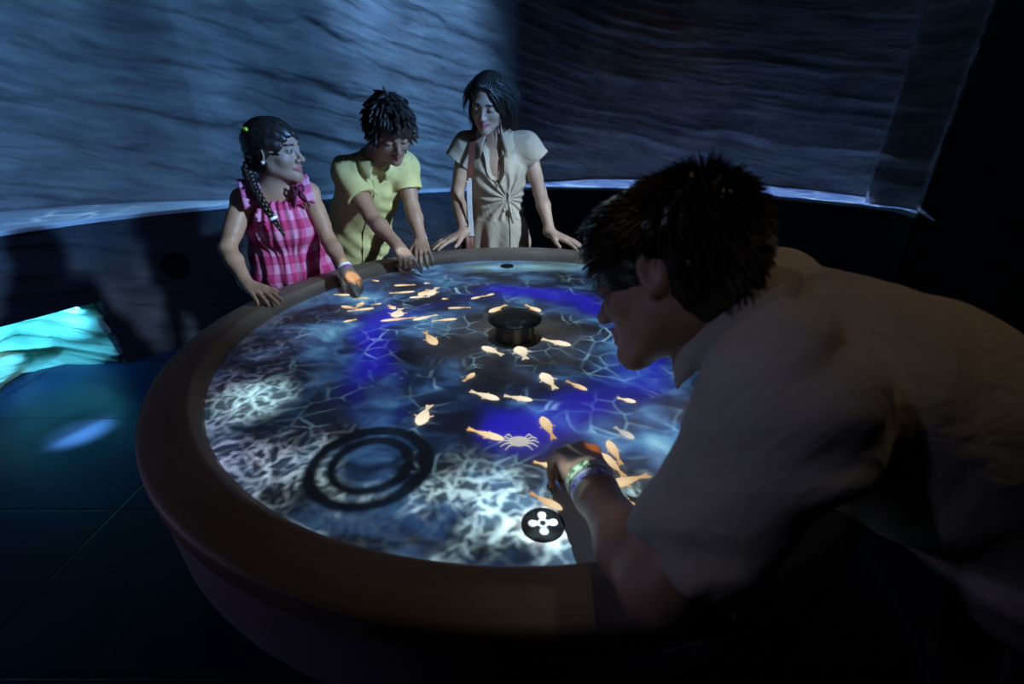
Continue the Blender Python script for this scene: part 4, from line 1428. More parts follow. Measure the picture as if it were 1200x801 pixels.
    sel = (ql[:, 2] > -0.035) & ~((ql[:, 0] > 0.055) & (ql[:, 2] < 0.07))
    whorl = hd.p(-0.06, 0.01, 0.11)
    comb = lambda p: (p - whorl) / (np.linalg.norm(p - whorl, axis=1, keepdims=True) + 1e-6) * 1.3 + hd.F * 0.2 - hd.U * 0.15
    v2, q2 = strands(v_[sel], vert_normals(v_, q)[sel], 300, 0.036, 0.0105, comb, 0.14, rng, 8, 0.02, 0.9)
    fast_mesh('hair_locks', v2, q2, M_HAIR_BOY, base, hair)
    da = unit(wrL - elL)
    ring_band('bracelet', M_PURPLE, wrL - da * 0.010, da, 0.0245, 0.008, 0.003, base, body)
    ring_band('bracelet', M_WHITEBAND, wrL + da * 0.002, da, 0.0240, 0.009, 0.003, base, body)
    ring_band('bracelet', M_REDBAND, wrL + da * 0.012, da, 0.0240, 0.006, 0.003, base, body)
boy()

# ================================================================== the woman
def woman():
    base = V3((-0.06, 2.36, 0))
    pel, wai, che = V3((-0.062, 2.345, 0.84)), V3((-0.072, 2.335, 1.03)), V3((-0.070, 2.300, 1.165))
    shR, shL, neck = V3((-0.200, 2.285, 1.262)), V3((0.062, 2.280, 1.262)), V3((-0.075, 2.275, 1.305))
    Lt, Ft, Up = V3((1, 0, 0)), V3((0, -1, 0.0)), V3((0, 0, 1))
    Ft = unit((-0.05, -1, 0))
    hd = Head((-0.098, 2.205, 1.435), (-0.22, -0.90, -0.36), (0.05, -0.30, 1), 0.90)
    fl = Field(base + (-0.42, -0.36, -0.03), base + (0.42, 0.22, 1.60), 0.0036)
    torso(fl, pel, wai, che, shR, shL, neck, Lt, Ft, 0.84, 0.05)
    elR, wrR = V3((-0.252, 2.265, 1.062)), V3((-0.219, 2.165, 0.906))
    elL, wrL = V3((0.128, 2.270, 1.065)), V3((0.176, 2.172, 0.904))
    arm(fl, shR, elR, wrR, 0.80, k=0.015)
    arm(fl, shL, elL, wrL, 0.80, k=0.015)
    hand(fl, wrR, (-0.80, -0.50, -0.22), (-0.15, -0.1, 1), False, 0.90, ((4, 8, 6), (4, 8, 6), (4, 8, 6), (4, 8, 6)), (12, 4, -5, -14), (0.95, -0.25, 4), 0.023)
    hand(fl, wrL, (0.82, -0.46, -0.22), (0.15, -0.1, 1), True, 0.90, ((4, 8, 6),) * 4, (12, 4, -5, -14), (0.95, -0.25, 4), 0.023)
    hR, hL = pel - Lt * 0.085 - (0, 0, 0.02), pel + Lt * 0.085 - (0, 0, 0.02)
    anR, anL = hR * (1, 1, 0) + (0.01, 0.01, 0.08), hL * (1, 1, 0) + (-0.01, 0.03, 0.08)
    kR, kL = (hR + anR) / 2 + Ft * 0.02, (hL + anL) / 2 + Ft * 0.02
    legs(fl, (hR, hL), (kR, kL), (anR, anL), 0.88)
    foot(fl, anR, Ft, 0.95)
    foot(fl, anL, Ft, 0.95)
    hd.build(fl, neck, 0.048, 1.0)
    v_, q = fl.mesh()
    body = fast_mesh('person', v_, q, M_SKIN, base)
    paint_attr(body, hd.paint(v_, (0.47, 0.29, 0.205), (0.46, 0.12, 0.12), (0.03, 0.018, 0.012), eyes=False))
    tag(body, 'smiling woman in belted beige shirt dress standing with both hands on the rim', 'person')
    # beige wrap shirt dress
    M_DRESS = cloth('beige_linen', (0.47, 0.375, 0.28), 0.8, 380.0, 0.06)
    A = np.array([Lt, Ft, Up])
    dr = Field(base + (-0.30, -0.24, 0.30), base + (0.30, 0.24, 1.40), 0.0036)
    dr.ell(che + Ft * 0.008, (0.140, 0.104, 0.135), A, 0)
    dr.ell(che * 0.5 + wai * 0.5, (0.122, 0.094, 0.10), A, 0.04)
    dr.ell(wai, (0.119, 0.099, 0.10), A, 0.04)
    dr.ell(wai * 0.45 + pel * 0.55, (0.130, 0.102, 0.09), A, 0.05)
    dr.ell(pel, (0.148, 0.116, 0.11), A, 0.05)
    dr.ell(pel - Up * 0.12, (0.154, 0.124, 0.12), A, 0.05)
    dr.ell(pel - Up * 0.25, (0.162, 0.132, 0.14), A, 0.05)
    dr.ell(pel - Up * 0.40, (0.172, 0.142, 0.16), A, 0.05)
    dr.cut(pel - Up * 0.46, -Up)
    for sh, sg in ((shR, -1), (shL, 1)):
        dr.rc(sh, neck - Up * 0.012, 0.048, 0.042, 0.03)
    dr.rc(shR, shL, 0.050, 0.050, 0.04)
    # open V at the neck
    vb = che + Ft * 0.12 - Up * 0.005 + Lt * 0.01
    dr.rc(neck + Up * 0.03 + Ft * 0.02, neck + Ft * 0.075 - Up * 0.015, 0.054, 0.052, 0.004, True)
    dr.rc(neck + Ft * 0.078 - Up * 0.015, vb - Up * 0.03 - Ft * 0.014, 0.050, 0.022, 0.004, True)
    kn = wai + Ft * 0.085 + Lt * 0.055 + Up * 0.012
    def dfold(x, y, z):
        dx, dz = x - kn[0], z - kn[2]
        a = np.arctan2(dz, dx)
        rr = np.hypot(dx, dz)
        front = (y < 2.33)
        up_ = np.clip(1 - np.abs(rr - 0.10) / 0.16, 0, 1) * (dz > -0.10)
        sk = np.clip((kn[2] - 0.05 - z) / 0.15, 0, 1)
        ang2 = np.arctan2(x - pel[0], -(y - pel[1]))
        return front * up_ * 0.0050 * np.sin(a * 15 + 3 * vnoise(a * 2 + 7, rr * 14)) + sk * 0.008 * np.sin(ang2 * 8 + 2.5 * vnoise(ang2 * 1.5 + 4, z * 3)) + 0.004 * (fbm(x * 12 + 9, y * 12 + 9, z * 7, 5, 3) - 0.5)
    dr.wrinkle(dfold)
    sleeve(dr, shR, shR + unit(elR - shR + V3((-0.05, 0, 0.06))) * 0.080, 0.056, 0.066, 0.040)
    sleeve(dr, shL, shL + unit(elL - shL + V3((0.05, 0, 0.06))) * 0.080, 0.056, 0.066, 0.040)
    dress = finish(dr, 'dress', M_DRESS, base, body)
    collar('collar', M_DRESS, neck + Up * 0.000 + Ft * 0.008, unit(Up + Ft * 0.38), Ft, 0.060, base, dress, 0.034, 0.044, 30, 0.050)
    # wrap edge from collar to knot, knot and hanging tail
    strip_on('wrap_edge', M_DRESS, dress, base, [neck - Lt * 0.045 + Ft * 0.075 - Up * 0.025, che - Lt * 0.012 + Ft * 0.12 - Up * 0.01, kn + Up * 0.05, kn], 0.020)
    strip_on('wrap_edge', M_DRESS, dress, base, [neck + Lt * 0.050 + Ft * 0.070 - Up * 0.03, che + Lt * 0.012 + Ft * 0.12 - Up * 0.01, che + Lt * 0.01 + Ft * 0.12 - Up * 0.06], 0.020)
    kf = Field(kn - 0.12, kn + V3((0.10, 0.10, 0.08)), 0.003)
    kf.ell(kn + Ft * 0.008, (0.020, 0.016, 0.017), None, 0)
    for sx, dz in ((-1, -0.010), (-1, 0.012), (1, 0.004)):
        kf.rc(kn, kn + V3((sx * 0.050, 0.012 + 0.01, dz)), 0.012, 0.006, 0.008)
    kf.rc(kn - Up * 0.008, kn + V3((0.018, -0.006, -0.055)), 0.010, 0.015, 0.008)
    kf.rc(kn + V3((0.018, -0.006, -0.055)), kn + V3((0.026, -0.004, -0.10)), 0.015, 0.011, 0.008)
    kf.rc(kn - Up * 0.008, kn + V3((-0.012, -0.006, -0.05)), 0.009, 0.010, 0.006)
    kf.wrinkle(lambda x, y, z: 0.002 * np.sin(x * 420 + z * 90))
    finish(kf, 'waist_knot', M_DRESS, base, dress)
    cx0 = kn + V3((0.012, 0, -0.03))
    strip_on('skirt_panel_edge', M_DRESS, dress, base, [cx0, cx0 + V3((0.010, -0.02, -0.10)), cx0 + V3((0.004, -0.02, -0.25)), cx0 + V3((-0.01, -0.02, -0.45))], 0.016)
    M_BTN = plain('cream_button', (0.7, 0.65, 0.55), 0.4)
    for dz in (-0.02, -0.055):
        button('button', M_BTN, dress, base, che + Ft * 0.12 + Lt * 0.035 + Up * dz, 0.005)
    for an in (anR, anL):
        shoe('shoe', an, Ft, 0.92, base, body, plain('tan_shoe', (0.35, 0.22, 0.14), 0.6))
    # long dark hair, parted, falling behind the shoulders
    def long_hair(f):
        f.chain([hd.p(-0.055, 0.045, 0.02), hd.p(-0.060, 0.070, -0.07), V3((-0.010, 2.31, 1.31)), V3((0.000, 2.325, 1.23))], [0.050, 0.040, 0.040, 0.022], 0.03)
        f.chain([hd.p(-0.055, -0.045, 0.02), hd.p(-0.060, -0.060, -0.07), V3((-0.138, 2.33, 1.31)), V3((-0.140, 2.345, 1.24))], [0.050, 0.038, 0.036, 0.020], 0.03)
        f.chain([hd.p(-0.07, 0, 0.0), hd.p(-0.075, 0, -0.08), V3((-0.07, 2.345, 1.28))], [0.06, 0.05, 0.045], 0.03)
    cap = hair_cap(hd, 0.003, 0.013, [((0.104, -0.010, -0.030), (0.080, 0.075, 0.122))], -0.5, long_hair)
    cap.wrinkle(lambda x, y, z: 0.003 * np.sin((hd.loc(np.stack([x, y, z], 1))[:, 1]) * 700 + 4 * vnoise(x * 30 + 50, z * 12)))
    v_, q = cap.mesh()
    hair = fast_mesh('hair', v_, q, M_HAIR, base, body)
    rng = np.random.default_rng(8)
    ql = hd.loc(v_)
    sel = (ql[:, 0] < 0.035) & (ql[:, 2] > -0.06)
    comb = lambda p: V3((0.05, 0.25, -1.0)) - 0.5 * hd.F * (hd.loc(p)[:, 2:3] > 0.03) + 0.9 * np.sign(hd.loc(p)[:, 1:2] + 0.01) * hd.L * (hd.loc(p)[:, 2:3] > 0.02)
    v2, q2 = strands(v_[sel], vert_normals(v_, q)[sel], 900, 0.075, 0.0022, comb, 0.10, rng, 8, 0.10, 0.10)
    fast_mesh('hair_locks', v2, q2, M_HAIR, base, hair)
    # a loose lock beside her left cheek
    lk = np.array([[hd.p(0.070, 0.030, 0.075), hd.p(0.078, 0.056, 0.045), hd.p(0.062, 0.074, 0.0), hd.p(0.035, 0.083, -0.03), hd.p(0.01, 0.086, -0.05)]] * 7)
    lk = lk + rng.normal(0, 0.004, (7, 1, 3)) + rng.normal(0, 0.0015, lk.shape)
    v2, q2 = tubes(lk, np.tile(np.array([0.004, 0.005, 0.005, 0.004, 0.002]), (7, 1)), 6)
    fast_mesh('hair_lock', v2, q2, M_HAIR, base, hair)
    daR, daL = unit(wrR - elR), unit(wrL - elL)
    ring_band('bracelet', M_REDBAND, wrR - daR * 0.004, daR, 0.0215, 0.007, 0.003, base, body)
    ring_band('bracelet', M_BLUEBAND, wrL - daL * 0.012, daL, 0.0215, 0.007, 0.003, base, body)
    ring_band('bracelet', M_PINKBAND, wrL - daL * 0.002, daL, 0.0212, 0.007, 0.003, base, body)
    ring_band('bracelet', M_BLUEBAND, wrL + daL * 0.008, daL, 0.0212, 0.006, 0.003, base, body)
    bm = bmesh.new()
    bmesh.ops.create_uvsphere(bm, u_segments=10, v_segments=8, radius=0.005)
    e = bm_obj('earring', bm, M_GOLD, body)
    e.location = Vector(hd.p(-0.004, 0.084, -0.040) - base)
    # shoulder bag
    M_LEATHER = plain('red_brown_leather', (0.16, 0.055, 0.04), 0.45, 0, 0.2, 60, 0.1)
    bag = bpy.data.objects.new('shoulder_bag', None)
    COL.objects.link(bag)
    bp = V3((-0.172, 2.365, 0.72))
    bag.location = bp
    tag(bag, 'red-brown leather shoulder bag hanging at the woman\'s right hip', 'bag')
    bm = bmesh.new()
    bmesh.ops.create_cube(bm, size=1, matrix=Matrix.Translation((-0.035, -0.125, 0.125)) @ Matrix.Diagonal((0.055, 0.16, 0.22, 1)))
    bmesh.ops.bevel(bm, geom=bm.edges[:], offset=0.018, segments=4, affect='EDGES')
    bm_obj('bag_body', bm, M_LEATHER, bag)
    bm = bmesh.new()
    bmesh.ops.create_cube(bm, size=1, matrix=Matrix.Translation((-0.066, -0.125, 0.17)) @ Matrix.Diagonal((0.006, 0.15, 0.12, 1)))
    bmesh.ops.bevel(bm, geom=bm.edges[:], offset=0.0028, segments=2, affect='EDGES')
    bm_obj('bag_flap', bm, M_LEATHER, bag)
    def strap(nm, mt, pts, wd, th):
        P = np.array(pts, dtype=float)
        d = np.concatenate([[0], np.cumsum(np.linalg.norm(np.diff(P, axis=0), axis=1))])
        tt = np.linspace(0, d[-1], 40)
        Q = np.stack([np.interp(tt, d, P[:, k2]) for k2 in range(3)], 1)
        for it in range(3):
            Q[1:-1] = Q[1:-1] * 0.5 + (Q[:-2] + Q[2:]) * 0.25
        tg = np.gradient(Q, axis=0)
        V, F = [], []
        for i in range(40):
            tn = unit(tg[i])
            sd = unit(np.cross(tn, V3((0.15, 1, 0.4))))
            nn = np.cross(sd, tn)
            for a, b_ in ((-1, -1), (-1, 1), (1, 1), (1, -1)):
                V.append(Q[i] + sd * a * wd / 2 + nn * b_ * th / 2 - bp)
        for i in range(39):
            for k2 in range(4):
                F.append((i * 4 + k2, i * 4 + (k2 + 1) % 4, i * 4 + 4 + (k2 + 1) % 4, i * 4 + 4 + k2))
        F += [(0, 1, 2, 3), (156, 157, 158, 159)]
        bm = bmesh.new()
        me = bpy.data.meshes.new('t')
        me.from_pydata([tuple(x_) for x_ in V], [], F)
        bm.from_mesh(me)
        bpy.data.meshes.remove(me)
        bm_obj(nm, bm, mt, bag, smooth=False)
    strap('strap', M_LEATHER, [(-0.155, 2.37, 1.27), (-0.158, 2.33, 1.305), (-0.163, 2.275, 1.318), (-0.170, 2.215, 1.285), (-0.176, 2.180, 1.20), (-0.186, 2.175, 1.13)], 0.026, 0.004)
    o = strap('strap_end', plain('white_webbing', (0.78, 0.78, 0.82), 0.6), [(-0.186, 2.176, 1.14), (-0.188, 2.172, 1.04), (-0.186, 2.17, 0.96), (-0.183, 2.172, 0.89)], 0.021, 0.005)
woman()

# ================================================================== the man
def man():
    base = V3((0.92, 0.42, 0))
    pel, wai, che = V3((0.770, 0.455, 0.885)), V3((0.595, 0.515, 1.010)), V3((0.445, 0.555, 1.085))
    shR, shL, neck = V3((0.420, 0.735, 1.125)), V3((0.292, 0.420, 1.120)), V3((0.300, 0.580, 1.158))
    Lt = unit((shL - shR) * (1, 1, 0))
    Ax = unit(neck - pel)
    Ax = unit(Ax - (Ax @ Lt) * Lt)
    Bk = np.cross(Ax, Lt)
    if Bk[2] < 0: Bk = -Bk
    Ft = -Bk
    hd = Head((0.205, 0.608, 1.212), (-0.74, 0.47, -0.48), (0.02, 0.44, 0.90), 0.95)
    fl = Field(base + (-0.98, -0.36, -0.03), base + (0.34, 0.46, 1.46), 0.0042)
    torso(fl, pel, wai, che, shR, shL, neck, Lt, Ft, 1.0, 0.06)
    elL, wrL = V3((0.152, 0.342, 0.955)), V3((0.120, 0.550, 0.900))
    elR, wrR = V3((0.330, 0.720, 0.930)), V3((0.270, 0.560, 0.905))
    arm(fl, shL, elL, wrL, 1.0)
    elR, wrR = V3((0.540, 0.810, 0.965)), V3((0.535, 0.690, 0.905))
    arm(fl, shR, elR, wrR, 1.0)
    hand(fl, wrL, (-0.13, 0.98, -0.10), (0.10, 0.15, 1), True, 1.10, ((36, 40, 20), (40, 46, 24), (44, 50, 26), (48, 50, 26)), (6, 2, -3, -9), (0.55, -0.35, 18), 0.029)
    hand(fl, wrR, (-0.62, -0.40, -0.16), (-0.1, 0.1, 1), False, 1.02, ((8, 10, 6),) * 4, (9, 3, -4, -12), (0.7, -0.2, 10), 0.029)
    hR, hL = pel - Lt * 0.09 + (0.02, 0, -0.02), pel + Lt * 0.09 + (0.02, 0, -0.02)
    anR, anL = V3((0.98, 0.56, 0.085)), V3((0.94, 0.34, 0.085))
    kR, kL = (hR + anR) / 2 + V3((-0.02, 0, 0)), (hL + anL) / 2 + V3((-0.03, 0, 0))
    legs(fl, (hR, hL), (kR, kL), (anR, anL), 1.0)
    dF = V3((-0.95, 0.3, 0))
    foot(fl, anR, dF, 1.05)
    foot(fl, anL, dF, 1.05)
    hd.build(fl, neck, 0.060)
    v_, q = fl.mesh()
    body = fast_mesh('person', v_, q, M_SKIN, base)
    paint_attr(body, hd.paint(v_, SKIN, (0.34, 0.13, 0.11), (0.03, 0.02, 0.015), eyes=True))
    tag(body, 'dark-haired man in loose grey-beige shirt bending over the table, hand in the water picture', 'person')
    # loose shirt
    M_SHIRT = cloth('grey_beige_shirt', (0.40, 0.36, 0.31), 0.85, 360.0, 0.07)
    A = np.array([Lt, Ft, Ax])
    s_ = Field(base + (-0.86, -0.36, 0.66), base + (0.16, 0.52, 1.36), 0.0042)
    s_.ell(che, (0.175, 0.130, 0.165), A, 0)
    s_.ell(che * 0.5 + wai * 0.5 + Ft * 0.006, (0.172, 0.140, 0.14), A, 0.05)
    s_.ell(wai - Ft * 0.008, (0.175, 0.142, 0.15), A, 0.05)
    s_.ell(wai * 0.5 + pel * 0.5 + Ft * 0.006, (0.180, 0.145, 0.14), A, 0.05)
    s_.ell(pel + Ft * 0.02, (0.185, 0.145, 0.15), A, 0.05)
    s_.rc(shR, shL, 0.072, 0.072, 0.05)
    for sh in (shR, shL):
        s_.rc(sh, neck - Ax * 0.01, 0.066, 0.055, 0.04)
    s_.cut(pel - Ax * 0.10, -Ax)
    s_.rc(neck + Ax * 0.005, hd.p(-0.03, 0, -0.04), 0.056, 0.066, 0.008, True)
    def mfold(x, y, z):
        P = np.stack([x, y, z], 1) - che
        l_, f_, a_ = P @ Lt, P @ Ft, P @ Ax
        return 0.014 * (fbm(l_ * 5 + 20, a_ * 9 + 20 + f_ * 4, f_ * 4 + 9, 2, 3) - 0.5) * 2 + 0.010 * np.sin(a_ * 46 + l_ * 14 + 5 * vnoise(l_ * 6 + 4, a_ * 5 + 9, f_ * 5)) * np.clip(vnoise(l_ * 5 + 11, a_ * 5 + 3, f_ * 5 + 8) * 1.6 - 0.5, 0, 1)
    s_.wrinkle(mfold)
    sleeve(s_, shL, shL * 0.12 + elL * 0.88 + V3((0.006, 0, 0.0)), 0.080, 0.063, 0.042, 0.05)
    sleeve(s_, shR, shR * 0.35 + elR * 0.65, 0.080, 0.076, 0.046, 0.04)
    s_.wrinkle(lambda x, y, z: np.where((x < 0.36) & (y < 0.50), 0.008 * np.sin((z - 0.35 * x + 0.6 * y) * 80 + 5 * vnoise(x * 12 + 4, y * 12 + 4, z * 12)) * np.clip(vnoise(x * 10 + 14, y * 10 + 2, z * 10 + 5) * 2.0 - 0.6, 0, 1), 0))
    shirt = finish(s_, 'shirt', M_SHIRT, base, body)
    collar('collar', M_SHIRT, neck + Ax * 0.016 + Ft * 0.004, unit(Ax * 0.85 + V3((0, 0, 0.35))), Ft, 0.070, base, shirt, 0.048, 0.040, 22, 0.034)
    tr = Field(base + (-0.36, -0.32, 0.02), base + (0.34, 0.40, 1.06), 0.007)
    tr.ell(pel, (0.165, 0.115, 0.12), A, 0)
    legs(tr, (hR, hL), (kR, kL), (anR, anL), 1.0, 0.03, 0.016)
    tr.cut((0, 0, 0.07), (0, 0, -1))
    tr.wrinkle(folds(6, 0.007, 8, 8, 12))
    finish(tr, 'trousers', M_DARK_TROUSER, base, body)
    for an in (anR, anL):
        shoe('shoe', an, dF, 1.05, base, body)
    # thick short hair
    def bulk(f):
        f.ell(hd.p(0.050, 0, 0.078), V3((0.056, 0.060, 0.034)) * hd.s, hd.axes, 0.03)
        f.ell(hd.p(-0.055, 0, 0.045), V3((0.072, 0.076, 0.075)) * hd.s, hd.axes, 0.03)
    cap = hair_cap(hd, 0.0032, 0.013, [((0.112, 0, -0.055), (0.075, 0.080, 0.088)), ((0.040, 0.085, -0.065), (0.060, 0.035, 0.062)), ((0.040, -0.085, -0.065), (0.060, 0.035, 0.062)), ((-0.010, 0.105, -0.02), (0.026, 0.03, 0.036)), ((-0.010, -0.105, -0.02), (0.026, 0.03, 0.036))], -0.075, bulk)
    cap.wrinkle(folds(21, 0.008, 28, 28, 28))
    v_, q = cap.mesh()
    hair = fast_mesh('hair', v_, q, M_HAIR_MAN, base, body)
    rng = np.random.default_rng(5)
    whorl = hd.p(-0.075, 0.0, 0.10)
    comb = lambda p: (p - whorl) / (np.linalg.norm(p - whorl, axis=1, keepdims=True) + 1e-6) * 1.4
    ql = hd.loc(v_)
    sel = ~((ql[:, 2] < 0.02) & (ql[:, 0] > -0.045)) & (ql[:, 2] > -0.05) & (ql[:, 0] < 0.075)
    v2, q2 = strands(v_[sel], vert_normals(v_, q)[sel], 3600, 0.021, 0.0016, comb, 0.14, rng, 6, 0.10, 0.30)
    fast_mesh('hair_locks', v2, q2, M_HAIR_MAN, base, hair)
    # grey strands at the temple and forehead
    ql = hd.loc(v_)
    sel = (ql[:, 0] > 0.05) & (ql[:, 2] > -0.02) & (ql[:, 2] < 0.075)
    comb2 = lambda p: hd.F * 0.7 - hd.U * 0.5 + 0 * p
    v2, q2 = strands(v_[sel], vert_normals(v_, q)[sel], 260, 0.026, 0.0010, comb2, 0.14, rng, 6, 0.2, 0.2)
    fast_mesh('grey_hair_strands', v2, q2, hair_material('grey_hair', (0.20, 0.19, 0.19), (0.34, 0.33, 0.33)), base, hair)
    # wrist bands
    da = unit(wrL - elL)
    m, t, b = material('printed_wristband')
    n = t.noise(t.coord('Object'), 90.0, 2.0)
    t.put(b.inputs['Base Color'], t.ramp(n, [(0.40, (0.30, 0.12, 0.55)), (0.47, (0.75, 0.74, 0.85)), (0.56, (0.78, 0.75, 0.85)), (0.62, (0.65, 0.15, 0.5))]))
    b.inputs['Roughness'].default_value = 0.4
    ring_band('wristband', m, wrL - da * 0.014, da, 0.0325, 0.019, 0.0025, base, body, squash=0.97)
    m2, t, b = material('pale_green_printed_band')
    n = t.noise(t.coord('Object'), 110.0, 2.0)
    t.put(b.inputs['Base Color'], t.ramp(n, [(0.42, (0.12, 0.18, 0.10)), (0.5, (0.55, 0.62, 0.42)), (0.6, (0.72, 0.76, 0.60))]))
    b.inputs['Roughness'].default_value = 0.4
    ring_band('wristband', m2, wrL + da * 0.010, da, 0.0330, 0.021, 0.0025, base, body, squash=0.95)
man()

# ================================================================== fish in the projected water: flat emissive shapes standing in for projected light
def glow_material(name, head, tail, k):
    m = bpy.data.materials.new(name)
    m.use_nodes = True
    t = NT(m.node_tree)
    for n in list(t.n):
        t.n.remove(n)
    out = t.n.new('ShaderNodeOutputMaterial')
    em = t.n.new('ShaderNodeEmission')
    x, y, z = t.sep(t.coord('Object'))
    n1 = t.noise(t.coord('Object'), 9.0, 3.0, 0.6)
    g = t.add(t.ss(x, 0.45, -0.5), t.mul(t.add(n1, -0.5), 0.7), t.mul(t.ss(t.m('ABSOLUTE', y), 0.05, 0.16), 0.35))
    t.put(em.inputs[0], t.ramp(g, [(0.15, head), (0.95, tail)]))
    em.inputs[1].default_value = k
    t.l.new(em.outputs[0], out.inputs[0])
    m.cycles.emission_sampling = 'NONE'
    return m
TONES = {
    'cream': glow_material('cream_fish_light', (1.0, 0.83, 0.56), (0.80, 0.50, 0.22), 1.0),
    'white': glow_material('white_fish_light', (1.0, 0.90, 0.70), (0.75, 0.62, 0.42), 1.0),
    'tan': glow_material('tan_fish_light', (0.90, 0.68, 0.42), (0.56, 0.34, 0.16), 1.0),
    'pale': glow_material('pale_fish_light', (0.62, 0.60, 0.54), (0.36, 0.36, 0.38), 1.0),
}
def flat_piece(name, pts, th, mat, parent):
    bm = bmesh.new()
    f = bm.faces.new([bm.verts.new((p[0], p[1], th)) for p in pts])
    g = bmesh.ops.extrude_face_region(bm, geom=[f])
    bmesh.ops.translate(bm, verts=[e for e in g['geom'] if isinstance(e, bmesh.types.BMVert)], vec=(0, 0, -th))
    return bm_obj(name, bm, mat, parent, smooth=False)
def fish_proto(tone):
    mat = TONES[tone]
    up_, lo_ = [], []
    for i in range(15):
        q = i / 14
        xx = 0.5 - 0.74 * q
        hh_ = 0.118 * math.sin(math.pi * min(1, q ** 0.72 * 0.97)) + 0.012 * q
        up_.append((xx, hh_))
        lo_.append((xx, -hh_))
    body = flat_piece('fish', up_ + lo_[::-1][:-1], 0.0016, mat, None)
    flat_piece('tail_fin', [(-0.22, 0.016), (-0.31, 0.04), (-0.50, 0.085), (-0.44, 0.01), (-0.48, -0.055), (-0.31, -0.032), (-0.22, -0.016)], 0.0015, mat, body)
    for s_ in (1, -1):
        flat_piece('side_fin', [(0.20, s_ * 0.105), (0.10, s_ * 0.125), (0.02, s_ * 0.19), (0.08, s_ * 0.118)], 0.0012, mat, body)
    return body
PROTO = {}
def table_point(px, py, z):
    """where the sight line through a photo pixel meets a level plane"""
    x = (px - 600) / 560.0
    u_ = (400.5 - py) / 560.0
    r_ = V3((x, math.cos(PITCH) + math.sin(PITCH) * u_, -(math.sin(PITCH) - math.cos(PITCH) * u_)))
    return V3((0, 0, CAM_H)) + r_ * ((z - CAM_H) / r_[2])
def fish(h, tl, fat, tone, label, z=Z_SURF + 0.0006):
    a, b = table_point(*h, z), table_point(*tl, z)
    if tone not in PROTO:
        o = PROTO[tone] = fish_proto(tone)
    else:
        src = PROTO[tone]
        o = src.copy()
        COL.objects.link(o)
        for ch in src.children:
            c = ch.copy()
            COL.objects.link(c)
            c.parent = o
    d = a - b
    L = float(np.hypot(d[0], d[1]))
    o.location = (a + b) / 2
    o.rotation_euler = (0, 0, math.atan2(d[1], d[0]))
    o.scale = (L, L * fat, 1)
    tag(o, label, 'fish', 'glowing flat shapes for projected fish on the water table')
